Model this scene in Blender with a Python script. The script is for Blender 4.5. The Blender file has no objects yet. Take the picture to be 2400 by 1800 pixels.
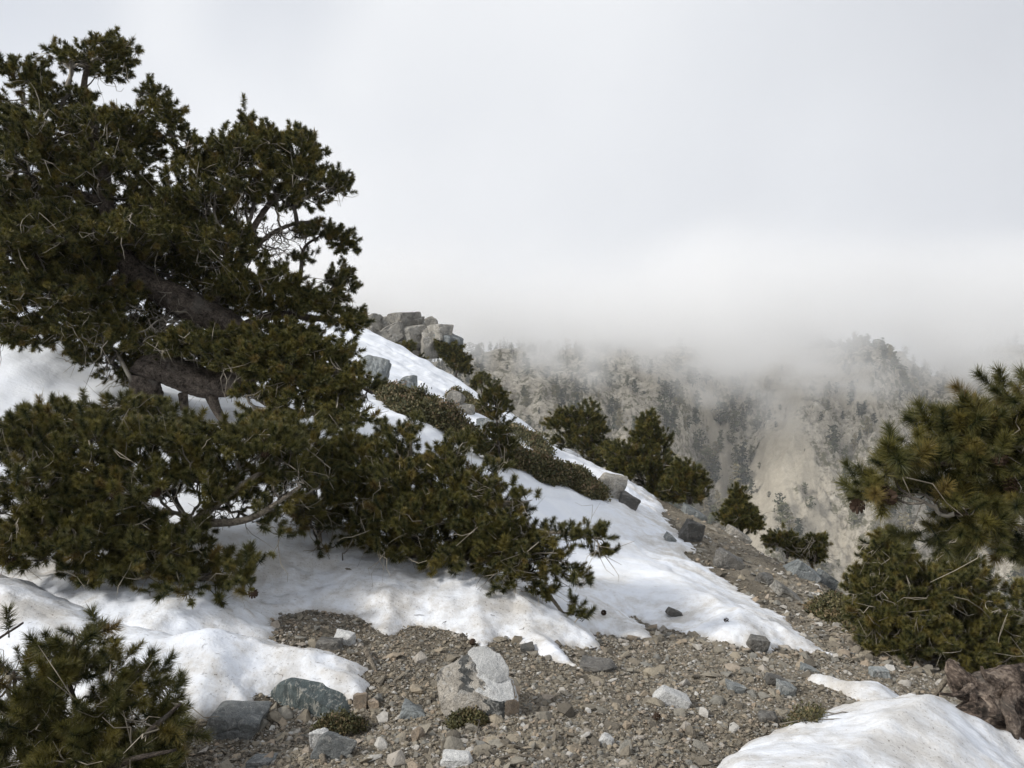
import bpy, bmesh, math, random
import numpy as np
from mathutils import Vector, Matrix, Euler, noise as mnoise

# ------------------------------------------------------------------ camera, sky, sun, exposure
S = bpy.context.scene
COL = S.collection
W_D, H_D = 2212.0, 1659.0                     # layout is measured on a 2212 x 1659 grid
LENS = 28.0
F_D = LENS / 36.0 * W_D
HOR = 755.0
PITCH = math.atan((H_D / 2 - HOR) / F_D)
cam = bpy.data.cameras.new('camera'); cam.lens = LENS; cam.sensor_width = 36.0
cam.clip_start = 0.05; cam.clip_end = 6000
cam_o = bpy.data.objects.new('camera', cam); COL.objects.link(cam_o)
cam_o.location = (0, 0, 0); cam_o.rotation_euler = (math.pi / 2 - PITCH, 0, 0)
S.camera = cam_o

SUN_DIR = Vector((-0.76, -0.36, 0.58)).normalized()       # towards the sun
SUN_EL = math.asin(SUN_DIR.z); SUN_AZ = math.atan2(SUN_DIR.x, SUN_DIR.y)
sun = bpy.data.lights.new('sun', 'SUN'); sun.energy = 3.1; sun.angle = math.radians(7)
sun.color = (1.0, 0.965, 0.91)
sun_o = bpy.data.objects.new('sun', sun); COL.objects.link(sun_o)
sun_o.rotation_euler = SUN_DIR.to_track_quat('Z', 'Y').to_euler(); sun_o.location = (-20, 0, 30)

S.view_settings.view_transform = 'Standard'; S.view_settings.look = 'None'
S.view_settings.exposure = 0.08; S.view_settings.gamma = 1.0
S.view_settings.use_curve_mapping = False
S.cycles.use_denoising = True
S.cycles.use_adaptive_sampling = True; S.cycles.adaptive_threshold = 0.02
S.cycles.max_bounces = 20; S.cycles.diffuse_bounces = 3; S.cycles.glossy_bounces = 2
S.cycles.transmission_bounces = 2; S.cycles.transparent_max_bounces = 6; S.cycles.volume_bounces = 16
S.cycles.volume_max_steps = 256; S.cycles.volume_step_rate = 4.0

class NT:
    """small node-tree writer"""
    def __init__(self, tree):
        self.t = tree; self.n = tree.nodes; self.l = tree.links
    def node(self, typ, ins=None, **props):
        nd = self.n.new(typ)
        for k, v in props.items(): setattr(nd, k, v)
        for k, v in (ins or {}).items(): self.put(nd, k, v)
        return nd
    def put(self, nd, k, v):
        s = nd.inputs[k]
        if isinstance(v, bpy.types.NodeSocket): self.l.new(v, s)
        elif isinstance(v, bpy.types.Node): self.l.new(v.outputs[0], s)
        else:
            if hasattr(s.default_value, '__len__') and not hasattr(v, '__len__'): v = (v,) * len(s.default_value)
            if hasattr(v, '__len__') and not isinstance(v, str) and len(s.default_value) == 4 and len(v) == 3: v = (*v, 1)
            s.default_value = v
    def math(self, op, a, b=0.0, c=0.0, clamp=False):
        nd = self.node('ShaderNodeMath', operation=op, use_clamp=clamp)
        self.put(nd, 0, a); self.put(nd, 1, b)
        if op in ('MULTIPLY_ADD', 'WRAP', 'SMOOTH_MIN', 'SMOOTH_MAX'): self.put(nd, 2, c)
        return nd.outputs[0]
    def vmath(self, op, a, b=None):
        nd = self.node('ShaderNodeVectorMath', operation=op)
        self.put(nd, 0, a)
        if b is not None: self.put(nd, 1, b)
        return nd.outputs['Value'] if op in ('DOT_PRODUCT', 'LENGTH') else nd.outputs[0]
    def noise(self, vec, scale, detail=4, rough=0.55, dist=0.0):
        nd = self.node('ShaderNodeTexNoise', {'Vector': vec, 'Scale': scale, 'Detail': detail, 'Roughness': rough, 'Distortion': dist})
        return nd.outputs[0]
    def voro(self, vec, scale, feature='F1', out=0, rand=1.0):
        nd = self.node('ShaderNodeTexVoronoi', {'Vector': vec, 'Scale': scale, 'Randomness': rand}, feature=feature)
        return nd.outputs[out]
    def ramp(self, fac, stops, interp='LINEAR'):
        nd = self.node('ShaderNodeValToRGB', {'Fac': fac}); r = nd.color_ramp; r.interpolation = interp
        while len(r.elements) < len(stops): r.elements.new(0.5)
        for e, (p, c) in zip(r.elements, stops):
            e.position = p; e.color = (*c, 1) if hasattr(c, '__len__') else (c, c, c, 1)
        return nd.outputs[0]
    def mix(self, fac, a, b, blend='MIX'):
        nd = self.node('ShaderNodeMix', data_type='RGBA', blend_type=blend)
        self.put(nd, 0, fac); self.put(nd, 6, a); self.put(nd, 7, b)
        return nd.outputs[2]
    def rng(self, v, a, b, c=0.0, d=1.0, smooth=True):
        nd = self.node('ShaderNodeMapRange', {0: v, 1: a, 2: b, 3: c, 4: d}, interpolation_type='SMOOTHSTEP' if smooth else 'LINEAR')
        return nd.outputs[0]

def material(name):
    m = bpy.data.materials.new(name); m.use_nodes = True
    t = NT(m.node_tree); t.n.clear()
    out = t.node('ShaderNodeOutputMaterial')
    return m, t, out
def finish(t, out, col, rough=0.8, bump=None, bstr=0.5, bdist=0.01, spec=0.3, extra=None):
    p = t.node('ShaderNodeBsdfPrincipled', {'Base Color': col, 'Roughness': rough, 'Specular IOR Level': spec})
    for k, v in (extra or {}).items(): t.put(p, k, v)
    if bump is not None:
        b = t.node('ShaderNodeBump', {'Height': bump, 'Strength': bstr, 'Distance': bdist}); t.l.new(b.outputs[0], p.inputs['Normal'])
    t.l.new(p.outputs[0], out.inputs[0])
    return p

# sky: broken high overcast; the blue Nishita sky shows through where the cover is thin
world = bpy.data.worlds.new('World'); S.world = world; world.use_nodes = True
t = NT(world.node_tree); t.n.clear()
wout = t.node('ShaderNodeOutputWorld')
sky = t.node('ShaderNodeTexSky', sky_type='NISHITA', sun_disc=False, sun_elevation=SUN_EL, sun_rotation=SUN_AZ, altitude=2500)
bg_sky = t.node('ShaderNodeBackground', {'Color': sky.outputs[0], 'Strength': 0.10})
dirv = t.node('ShaderNodeTexCoord').outputs['Generated']
sq = t.node('ShaderNodeMapping', {'Vector': dirv, 'Location': (0.35, 0.0, 0.2), 'Scale': (1.0, 1.0, 0.7)}).outputs[0]
n1 = t.noise(sq, 1.7, 4, 0.45, 0.0)
toward = t.vmath('DOT_PRODUCT', dirv, tuple(SUN_DIR))
lum = t.math('ADD', t.math('MULTIPLY', n1, 0.55), t.math('MULTIPLY', toward, 0.33))
elev = t.node('ShaderNodeSeparateXYZ', {0: dirv}).outputs[2]
lum = t.math('ADD', lum, t.rng(elev, 0.36, 0.02, 0.02, 0.12))
cloudcol = t.ramp(lum, [(0.05, (0.56, 0.585, 0.635)), (0.24, (0.70, 0.725, 0.77)), (0.42, (0.88, 0.895, 0.92))])
n2 = t.noise(t.node('ShaderNodeMapping', {'Vector': dirv, 'Location': (2.95, 0.43, 0.9)}).outputs[0], 1.4, 3, 0.45, 0.0)
gap = t.math('MULTIPLY', t.rng(n2, 0.47, 0.62), t.rng(t.node('ShaderNodeSeparateXYZ', {0: dirv}).outputs[2], 0.12, 0.40))
cover = t.math('SUBTRACT', 1.0, t.math('MULTIPLY', gap, 0.5))
bg_cl = t.node('ShaderNodeBackground', {'Color': cloudcol, 'Strength': 1.0})
ms = t.node('ShaderNodeMixShader', {0: cover, 1: bg_sky, 2: bg_cl})
t.l.new(ms.outputs[0], wout.inputs[0])

# ------------------------------------------------------------------ helpers
cp, sp = math.cos(PITCH), math.sin(PITCH)
def ray(px, py):
    u = (px - W_D / 2) / F_D; v = (py - H_D / 2) / F_D
    return np.array((u, cp - v * sp, -sp - v * cp))
def at(px, py, depth): return ray(px, py) * depth           # a picture point at its real distance
def project(P):
    P = np.atleast_2d(np.asarray(P, float)); d = P[:, 1] * cp - P[:, 2] * sp; v = -(P[:, 1] * sp + P[:, 2] * cp) / d
    return W_D / 2 + P[:, 0] / d * F_D, H_D / 2 + v * F_D, d
rng = np.random.default_rng(7)
def new_obj(name, data, parent=None, mat=None):
    o = bpy.data.objects.new(name, data); COL.objects.link(o)
    if parent is not None: o.parent = parent
    if mat is not None and data is not None and hasattr(data, 'materials') and not data.materials: data.materials.append(mat)
    return o
def tag(o, label=None, cat=None, group=None, kind=None):
    if label: o['label'] = label
    if cat: o['category'] = cat
    if group: o['group'] = group
    if kind: o['kind'] = kind
    return o
def empty(name, loc, label, cat, group=None):
    o = new_obj(name, None); o.location = loc; o.empty_display_size = 0.1
    return tag(o, label, cat, group)
def mesh_np(name, v, f, smooth=False):
    """v (n,3), f (m,k) arrays -> mesh"""
    v = np.asarray(v, np.float32); f = np.asarray(f, np.int32); k = f.shape[1]
    me = bpy.data.meshes.new(name)
    me.vertices.add(len(v)); me.vertices.foreach_set('co', v.ravel())
    me.loops.add(f.size); me.loops.foreach_set('vertex_index', f.ravel())
    me.polygons.add(len(f)); me.polygons.foreach_set('loop_start', np.arange(0, f.size, k, dtype=np.int32))
    me.polygons.foreach_set('loop_total', np.full(len(f), k, np.int32))
    if smooth: me.polygons.foreach_set('use_smooth', np.ones(len(f), bool))
    me.update(calc_edges=True); me.validate()
    return me
def vattr(me, name, arr, typ='FLOAT'):
    a = me.attributes.new(name, typ, 'POINT')
    a.data.foreach_set('vector' if typ == 'FLOAT_VECTOR' else 'value', np.asarray(arr, np.float32 if typ != 'INT' else np.int32).ravel())

# numpy value noise (for terrain shapes)
def _hash(ix, iy, iz=0, seed=0):
    h = (ix * 374761393 + iy * 668265263 + iz * 2147483647 + seed * 1274126177) & 0xFFFFFFFF
    h = ((h ^ (h >> 13)) * 1274126177) & 0xFFFFFFFF
    return ((h ^ (h >> 16)) & 0xFFFF) / 65535.0
def vnoise(x, y, seed=0):
    x = np.asarray(x, float); y = np.asarray(y, float)
    ix = np.floor(x).astype(np.int64); iy = np.floor(y).astype(np.int64)
    fx = x - ix; fy = y - iy
    fx = fx * fx * fx * (fx * (fx * 6 - 15) + 10); fy = fy * fy * fy * (fy * (fy * 6 - 15) + 10)
    a = _hash(ix, iy, 0, seed); b = _hash(ix + 1, iy, 0, seed); c = _hash(ix, iy + 1, 0, seed); d = _hash(ix + 1, iy + 1, 0, seed)
    return (a + (b - a) * fx) * (1 - fy) + (c + (d - c) * fx) * fy
def fbm(x, y, octv=4, seed=0, gain=0.5, ridged=False):
    s = 0; amp = 1; tot = 0
    c, sn = math.cos(0.6), math.sin(0.6)
    for i in range(octv):
        n = vnoise(x, y, seed + i * 17)
        if ridged: n = 1 - np.abs(2 * n - 1)
        s = s + amp * n; tot += amp; amp *= gain
        x, y = (c * x - sn * y) * 2.03 + 11.3, (sn * x + c * y) * 2.03 + 5.7
    return s / tot

# ------------------------------------------------------------------ the near slope
GP = [  # picture point and distance of places on the bare ground
 (1106,1659,3.2),(650,1659,3.3),(1500,1640,3.5),(2000,1690,3.7),(2212,1690,3.7),(250,1720,3.3),(-60,1700,3.6),
 (1040,1540,3.8),(750,1560,3.75),(480,1580,3.7),(1300,1540,3.85),(1600,1540,4.1),(1850,1540,4.2),
 (400,1520,3.8),(0,1350,4.3),(300,1405,4.25),(600,1450,4.2),(785,1450,4.15),(550,1510,3.9),
 (730,1400,4.55),(1000,1440,4.5),(1250,1450,4.6),(1500,1440,4.8),(1750,1440,5.4),(1950,1470,5.2),(2100,1540,4.6),
 (650,1330,5.0),(900,1375,4.95),(1090,1395,4.9),(1400,1380,5.6),(1580,1395,5.6),(1800,1420,5.8),
 (1900,1400,6.5),(2050,1450,6.2),(1700,1310,8),(1550,1200,11),
 (1480,1110,17),(1650,1200,13.5),(1800,1270,11.2),(1900,1345,9.3),(2000,1405,8.3),(2100,1465,7.3),(2220,1540,6.4),
 (1400,1290,7.6),(1300,1190,9.5),(1200,1090,11.5),(1100,995,14.5),(1000,905,18.5),(900,820,24),(800,750,29),
 (1330,1045,19.5),(1200,975,22.5),(1085,890,26.5),(980,825,31.5),(850,772,36),
 (0,860,9.3),(150,870,9.0),(60,990,7.6),(250,1000,7.4),(380,960,8.2),(540,930,8.6),(700,830,15.5),(750,930,10.5),(860,920,11.5),
 (250,1300,5.2),(0,1180,5.9),(500,1220,6.0),(480,1300,5.5),(650,1260,5.8),(850,1270,5.8),(1000,1310,5.7),(820,1120,7.5),(1200,1330,6.5),
 (400,690,22),(0,600,16),(600,715,25),(540,625,38),(300,500,40),(700,708,37),
]
pts = [at(a, b, c) for a, b, c in GP]
WP = [(0,0,-1.62),(-3,0,-1.0),(3.2,0,-2.7),(0,-6,-1.5),(-8,0,.6),(-14,4,3.2),(-14,-6,3.4),(-24,20,8.5),(-26,40,10),
      (6.2,0,-5.5),(6.4,6,-5.4),(6.8,10,-5.6),(7.0,16,-6.0),(10,0,-10),(10,10,-10.5),(10,20,-11),(6.3,24,-7.2),(3.6,28,-5.7),
      (-.4,35,-4.4),(-6.8,46,-3.2),(-20,52,6),(3,40,-10),(10,36,-15),(-4,60,-12),(24,0,-26),(24,30,-30),(24,60,-40),(0,66,-18),(-26,66,0)]
pts = np.array(pts + [np.array(w, float) for w in WP])
def tps_fit(P, lam=0.02):
    n = len(P); d = np.hypot(P[:, None, 0] - P[None, :, 0], P[:, None, 1] - P[None, :, 1])
    K = np.where(d > 0, d * d * np.log(d + 1e-9), 0)
    scale = 0.3 + np.hypot(P[:, 0], P[:, 1]) * 0.12
    A = np.zeros((n + 3, n + 3)); A[:n, :n] = K + np.diag(lam * scale ** 2 * 4)
    A[:n, n] = 1; A[:n, n + 1:] = P[:, :2]; A[n, :n] = 1; A[n + 1:, :n] = P[:, :2].T
    return np.linalg.solve(A, np.concatenate([P[:, 2], np.zeros(3)]))
TW = tps_fit(pts)
def base_h(x, y):
    x = np.asarray(x, float); y = np.asarray(y, float); sh = x.shape; x = x.ravel(); y = y.ravel()
    out = np.empty(len(x))
    for i in range(0, len(x), 20000):
        xs = x[i:i + 20000, None]; ys = y[i:i + 20000, None]
        d2 = (xs - pts[None, :, 0]) ** 2 + (ys - pts[None, :, 1]) ** 2
        out[i:i + 20000] = (0.5 * d2 * np.log(d2 + 1e-12)) @ TW[:len(pts)] + TW[-3] + xs[:, 0] * TW[-2] + ys[:, 0] * TW[-1]
    return out.reshape(sh)
def warp_axis(lo, hi, c, s, n):
    u = np.linspace(math.asinh((lo - c) / s), math.asinh((hi - c) / s), n)
    return c + s * np.sinh(u)
GX = warp_axis(-26, 24, 0.0, 2.5, 420); GY = warp_axis(-6, 66, 3.6, 2.0, 440)
gx, gy = np.meshgrid(GX, GY)
gz = base_h(gx, gy)
gz += 0.10 * (fbm(gx * 1.3, gy * 1.3, 4, 3) - 0.5) * np.clip(np.hypot(gx, gy) / 5, 0.5, 2.5) + 0.03 * (fbm(gx * 7, gy * 7, 3, 5) - 0.5)
def grid_lookup(Z, x, y):
    x = np.asarray(x, float); y = np.asarray(y, float)
    i = np.clip(np.searchsorted(GX, x) - 1, 0, len(GX) - 2); j = np.clip(np.searchsorted(GY, y) - 1, 0, len(GY) - 2)
    fx = np.clip((x - GX[i]) / (GX[i + 1] - GX[i]), 0, 1); fy = np.clip((y - GY[j]) / (GY[j + 1] - GY[j]), 0, 1)
    return (Z[j, i] * (1 - fx) + Z[j, i + 1] * fx) * (1 - fy) + (Z[j + 1, i] * (1 - fx) + Z[j + 1, i + 1] * fx) * fy
def ground(x, y): return grid_lookup(gz, x, y)
TS = np.geomspace(1.6, 62, 700)
def hit(px, py, depth=None, fn=None):
    """where the sight line through a picture point meets the slope (or the point over the ground at a given distance)"""
    r = ray(px, py)
    if depth is not None:
        p = r * depth; return np.array((p[0], p[1], float((fn or ground)(p[0], p[1]))))
    P = r[None] * TS[:, None]
    d = P[:, 2] - (fn or ground)(P[:, 0], P[:, 1])
    k = np.argmax(d < 0) if (d < 0).any() else len(TS) - 1
    k = max(k, 1)
    a = d[k - 1] / (d[k - 1] - d[k] + 1e-9) if d[k] < 0 else 1
    p = P[k - 1] + (P[k] - P[k - 1]) * a
    return np.array((p[0], p[1], float((fn or ground)(p[0], p[1]))))
def grid_faces(nx, ny, keep=None):
    j, i = np.mgrid[0:ny - 1, 0:nx - 1]; a = (j * nx + i).ravel()
    f = np.stack([a, a + 1, a + nx + 1, a + nx], 1)
    return f if keep is None else f[keep.ravel()]

# ground material: sandy gravel with chips
m_ground, t, out = material('gravel_ground')
pos = t.node('ShaderNodeNewGeometry').outputs['Position']
v1 = t.voro(pos, 38, 'F1', 'Color'); vd = t.voro(pos, 38, 'F1', 'Distance'); v2 = t.voro(pos, 95, 'F1', 'Color'); vd2 = t.voro(pos, 95, 'F1', 'Distance')
big = t.noise(pos, 0.9, 5, 0.6); fine = t.noise(pos, 60, 4, 0.7)
c1 = t.ramp(t.math('MULTIPLY', t.vmath('DOT_PRODUCT', v1, (0.5, 0.3, 0.2)), 1.0), [(0.15, (0.105, 0.093, 0.072)), (0.45, (0.26, 0.225, 0.168)), (0.62, (0.33, 0.288, 0.22)), (0.85, (0.32, 0.30, 0.26))])
c2 = t.ramp(t.vmath('DOT_PRODUCT', v2, (0.4, 0.4, 0.2)), [(0.2, (0.08, 0.068, 0.05)), (0.5, (0.26, 0.222, 0.162)), (0.8, (0.33, 0.29, 0.225))])
c = t.mix(t.rng(big, 0.38, 0.62), c1, c2)
c = t.mix(t.rng(t.noise(pos, 2.3, 4, 0.6), 0.44, 0.64, 0.12, 0.6), c, (0.08, 0.068, 0.053))
h = t.math('ADD', t.math('MULTIPLY', vd, -0.8), t.math('ADD', t.math('MULTIPLY', vd2, -0.4), t.math('MULTIPLY', fine, 0.4)))
finish(t, out, c, 0.9, h, 0.9, 0.02, 0.2)
wet = t.node('ShaderNodeAttribute', attribute_name='wet').outputs['Fac']
_p = [n for n in t.n if n.type == 'BSDF_PRINCIPLED'][0]; t.put(_p, 'Base Color', t.mix(t.math('MULTIPLY', wet, .75), c, t.mix(1.0, c, (.38, .36, .34), 'MULTIPLY')))
gme = mesh_np('ground', np.stack([gx.ravel(), gy.ravel(), gz.ravel()], 1), grid_faces(len(GX), len(GY)), True)
tag(new_obj('ground', gme, None, m_ground), 'steep grey brown gravel slope falling away to the right', None, None, 'structure')

# ------------------------------------------------------------------ snow patches
m_snow, t, out = material('old_snow')
pos = t.node('ShaderNodeNewGeometry').outputs['Position']
edge = t.node('ShaderNodeAttribute', attribute_name='edge').outputs['Fac']
d1 = t.noise(pos, 1.7, 6, 0.62, 0.5); d2 = t.noise(pos, 9, 6, 0.7); d3 = t.noise(pos, 70, 3, 0.6)
dn = t.math('ADD', t.math('MULTIPLY', d1, 0.62), t.math('MULTIPLY', d2, 0.38))
dirt = t.math('MULTIPLY', t.rng(dn, 0.40, 0.62), t.rng(edge, 1.7, 0.12, 0.0, 1.0))
rim = t.math('MULTIPLY', t.rng(edge, 0.10, 0.0), t.rng(d2, 0.30, 0.60))
fac = t.math('MAXIMUM', t.math('MULTIPLY', dirt, 0.80), t.math('MULTIPLY', rim, 0.85), clamp=True)
spk = t.math('MULTIPLY', t.rng(t.noise(pos, 85, 2, 0.5), 0.63, 0.70), t.math('MULTIPLY', t.rng(dn, 0.42, 0.6, 0.1, 1.0), t.rng(edge, 1.4, 0.1, 0.04, 0.8)))
c = t.mix(fac, t.mix(t.rng(d1, 0.3, 0.7), (0.77, 0.80, 0.855), (0.83, 0.85, 0.875)), (0.44, 0.405, 0.355))
c = t.mix(spk, c, (0.14, 0.11, 0.085))
strk = t.noise(t.node('ShaderNodeMapping', {'Vector': pos, 'Scale': (0.9, 2.6, 0.9), 'Rotation': (0, 0, 0.35)}).outputs[0], 2.6, 4, 0.55)
cup = t.voro(t.vmath('ADD', pos, t.node('ShaderNodeCombineXYZ', {0: t.math('MULTIPLY', d2, .3), 1: t.math('MULTIPLY', d1, .3), 2: 0}).outputs[0]), 4.2, 'SMOOTH_F1', 'Distance')
h = t.math('ADD', t.math('ADD', t.math('MULTIPLY', strk, 0.9), t.math('MULTIPLY', cup, 0.35)), t.math('ADD', t.math('MULTIPLY', d2, 0.30), t.math('MULTIPLY', d3, 0.10)))
finish(t, out, c, 0.6, h, 0.42, 0.06, 0.2)

def poly_sd(x, y, P):
    """signed distance to polygon, + inside"""
    P = np.asarray(P)[:, :2]; n = len(P); d = np.full(x.shape, 1e9); ins = np.zeros(x.shape, bool)
    for i in range(n):
        a = P[i]; b = P[(i + 1) % n]; e = b - a
        wx = x - a[0]; wy = y - a[1]; tt = np.clip((wx * e[0] + wy * e[1]) / (e @ e + 1e-12), 0, 1)
        d = np.minimum(d, np.hypot(wx - tt * e[0], wy - tt * e[1]))
        c1 = (a[1] > y) != (b[1] > y)
        ins ^= c1 & (x < e[0] * (y - a[1]) / (e[1] if abs(e[1]) > 1e-12 else 1e-12) + a[0])
    return np.where(ins, d, -d)
snow_top = gz.copy()                                  # top of snow (or ground) for things that stand on it
snow_mask = np.full(gz.shape, -9.0)
def snow_patch(name, outline, thick, width, label, bumps=0.05, extra=None, res=2, seed=1, pk=1.0):
    P = [hit(*q) if not isinstance(q[0], str) else np.array((q[1], q[2], 0)) for q in outline]
    P = np.array(P)
    lo = P[:, :2].min(0) - 0.4; hi = P[:, :2].max(0) + 0.4
    ix = np.where((GX > lo[0]) & (GX < hi[0]))[0]; iy = np.where((GY > lo[1]) & (GY < hi[1]))[0]
    X = np.interp(np.linspace(0, len(ix) - 1, len(ix) * res), np.arange(len(ix)), GX[ix]) if res > 1 else GX[ix]
    Y = np.interp(np.linspace(0, len(iy) - 1, len(iy) * res), np.arange(len(iy)), GY[iy]) if res > 1 else GY[iy]
    def prof(x, y): return pk * (0.62 + 0.6 * fbm(x * 1.1, y * 1.1, 2, seed + 31))
    def shape(x, y):
        dist = np.hypot(x, y)
        sd = poly_sd(x, y, P) + (fbm(x * 5, y * 5, 5, seed, .62) - 0.5) * 0.16 * np.clip(dist / 5, 0.6, 3) + (fbm(x * 1.4, y * 1.4, 3, seed + 3) - .5) * .12
        q = np.clip(sd / width, 0, 1)
        T = thick(x, y) if callable(thick) else thick
        hgt = T * q ** prof(x, y) * (0.75 + 0.5 * fbm(x * .9, y * .9, 2, seed + 9, .4))
        hgt = hgt + q * bumps * (fbm(x * 1.1 + y * .4, y * 1.3, 3, seed + 5, .42) - 0.5) * np.clip(dist / 6, 0.8, 2.5)
        if extra is not None: hgt = hgt + q * extra(x, y)
        return sd, hgt
    x, y = np.meshgrid(X, Y); sd, hgt = shape(x, y)
    z = ground(x, y) + np.where(sd > 0, hgt, np.maximum(sd * 1.5, -0.06))
    keep = (sd > -0.10 * np.clip(np.hypot(x, y) / 4, 1, 6)); k4 = keep[:-1, :-1] & keep[1:, :-1] & keep[:-1, 1:] & keep[1:, 1:]
    f = grid_faces(len(X), len(Y), k4); used = np.unique(f); remap = np.full(x.size, -1); remap[used] = np.arange(len(used))
    me = mesh_np(name, np.stack([x.ravel(), y.ravel(), z.ravel()], 1)[used], remap[f], True)
    vattr(me, 'edge', sd.ravel()[used])
    o = new_obj(name, me, None, m_snow); tag(o, label, None, None, 'structure')
    sd2, h2 = shape(gx, gy); m = sd2 > 0
    snow_top[m] = np.maximum(snow_top[m], gz[m] + h2[m]); np.maximum(snow_mask, sd2, out=snow_mask)
    return o
A_OUT = [('w',-26,52),('w',-14,50),(760,706,44),(930,775,39),(1010,826,34),(1090,872,29),(1200,955,24.5),(1330,1026,21),(1405,1082,19),
 (1440,1128),(1470,1158),(1515,1196),(1488,1200),(1530,1228),(1595,1268),(1650,1306),(1700,1344),(1760,1390),(1808,1420),(1740,1412),(1690,1402),(1640,1412),
 (1580,1396),(1500,1376),(1440,1362),(1372,1338),(1414,1382),(1340,1378),(1285,1374),(1294,1402),(1240,1395),(1195,1392),(1252,1444),(1150,1408),(1090,1382),(1040,1404),
 (1000,1374),(900,1358),(830,1378),(790,1354),(740,1334),(650,1322),(610,1334),(590,1385),(480,1410),(300,1410),(0,1290),('w',-6,4.5),('w',-26,6)]
def thickA(x, y):
    near = np.clip((7.5 - y) / 2.0, 0, 1)
    left = np.clip((-x - 2.0) / 2.0, 0, 1)
    bank = np.exp(-(((x + 5.6) / 1.1) ** 2 + ((y - 8.6) / 1.6) ** 2))      # the high bank left of the old pine
    return 0.16 + 0.22 * near + 0.08 * left + 0.42 * bank
snow_patch('snowfield', A_OUT, thickA, 0.85, 'long white snowfield running down the slope past the old pine', 0.07, seed=11)
B_OUT = [(-150,1260),(0,1262),(100,1295),(200,1340),(300,1375),(400,1382),(500,1380),(600,1392),(700,1416),(788,1446),(745,1466),(790,1480),(775,1504),
 (650,1506),(560,1508),(548,1542),(480,1552),(425,1566),(370,1548),(300,1570),(150,1640),(-200,1760)]
snow_patch('snow_drift', B_OUT, 0.26, 0.5, 'dirty edged snow drift ending in a point on the gravel', 0.04, seed=23, pk=.75)
D_OUT = [(1440,1850),(1500,1760),(1580,1680),(1650,1630),(1740,1592),(1830,1568),(1910,1562),(2000,1580),(2090,1612),(2180,1660),(2290,1730),(2330,1900),(1900,2200)]
_mc = hit(1930, 1650)
snow_patch('snow_mound', D_OUT, 0.38, 0.62, 'smooth rounded white snow mound in the bottom right corner', 0.04, seed=37, pk=.42, extra=lambda x, y: .13 * np.exp(-(((x - _mc[0]) / 1.0) ** 2 + ((y - _mc[1] + .1) / .75) ** 2)))
E_OUT = [(1745,1466),(1800,1475),(1835,1486),(1885,1484),(1935,1498),(1995,1540),(1960,1560),(1900,1545),(1850,1520),(1790,1485)]
snow_patch('snow_remnant', E_OUT, 0.06, 0.14, 'thin snow remnant curling behind the round snow mound', 0.02, seed=41, pk=.7)
def top(x, y): return grid_lookup(snow_top, x, y)
def snowy(x, y): return grid_lookup(snow_mask, x, y) > 0.03

_w = np.clip(1 + (snow_mask + .10 * fbm(gx * 3, gy * 3, 3, 91)) / .42, 0, 1) * (snow_mask < .1) * np.clip(.2 + 1.6 * fbm(gx * .7, gy * .7, 2, 92) - .3, 0, 1)
vattr(gme, 'wet', _w.ravel())
# ------------------------------------------------------------------ rocks
def rock_mat(name, stops, dark=(0.05, 0.055, 0.055), light=(0.5, 0.49, 0.46), dk=0.5, lt=0.3, stretch=(1, 1, 1), rot=(0, 0, 0), scale=1.0, tint=None):
    m, t, out = material(name)
    o = t.node('ShaderNodeTexCoord').outputs['Object']
    rnd = t.node('ShaderNodeObjectInfo').outputs['Random']
    off = t.vmath('ADD', o, t.node('ShaderNodeCombineXYZ', {0: t.math('MULTIPLY', rnd, 37.0), 1: t.math('MULTIPLY', rnd, 91.0), 2: 0}).outputs[0])
    mp = t.node('ShaderNodeMapping', {'Vector': off, 'Scale': stretch, 'Rotation': rot}).outputs[0]
    a = t.noise(mp, 2.2 * scale, 7, 0.65, 0.6); b = t.noise(mp, 14 * scale, 6, 0.7); s = t.noise(mp, 60 * scale, 3, 0.7)
    c = t.ramp(t.math('ADD', t.math('MULTIPLY', a, 0.65), t.math('MULTIPLY', b, 0.35)), stops)
    c = t.mix(t.math('MULTIPLY', t.rng(t.noise(mp, 3.4 * scale, 6, 0.7, 0.3), 0.49, 0.58), dk), c, dark)
    c = t.mix(t.math('MULTIPLY', t.rng(t.noise(mp, 5.1 * scale, 7, 0.75, 1.0), 0.52, 0.60), lt), c, light)
    c = t.mix(t.math('MULTIPLY', t.rng(s, 0.50, 0.62), 0.6), c, dark)
    v = t.math('ADD', 0.9, t.math('MULTIPLY', rnd, 0.4))
    c = t.mix(1.0, c, t.node('ShaderNodeCombineXYZ', {0: v, 1: v, 2: v}).outputs[0], 'MULTIPLY')
    h = t.math('ADD', t.math('MULTIPLY', a, 1.0), t.math('ADD', t.math('MULTIPLY', b, 0.35), t.math('MULTIPLY', s, 0.1)))
    finish(t, out, c, 0.85, h, 0.7, 0.05, 0.25)
    return m
GREY = [(0.3, (0.13, 0.13, 0.125)), (0.5, (0.22, 0.215, 0.20)), (0.7, (0.33, 0.315, 0.285))]
m_gneiss = rock_mat('weathered_gneiss', [(0.3, (0.15, 0.14, 0.125)), (0.5, (0.24, 0.225, 0.195)), (0.7, (0.34, 0.31, 0.27))], dk=0.4, scale=0.9)
m_grey = rock_mat('grey_rock', [(0.3, (0.12, 0.13, 0.13)), (0.5, (0.19, 0.205, 0.205)), (0.7, (0.28, 0.29, 0.285))], dk=0.5, scale=1.2, stretch=(1, 1, .5))
m_green = rock_mat('green_schist', [(0.3, (0.065, 0.085, 0.085)), (0.5, (0.105, 0.13, 0.13)), (0.7, (0.17, 0.195, 0.19))], dark=(0.03, .035, .035), light=(.46, .45, .40), dk=.4, lt=.75, stretch=(2.6, .8, 1), rot=(0, 0, .7), scale=3.0)
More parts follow.
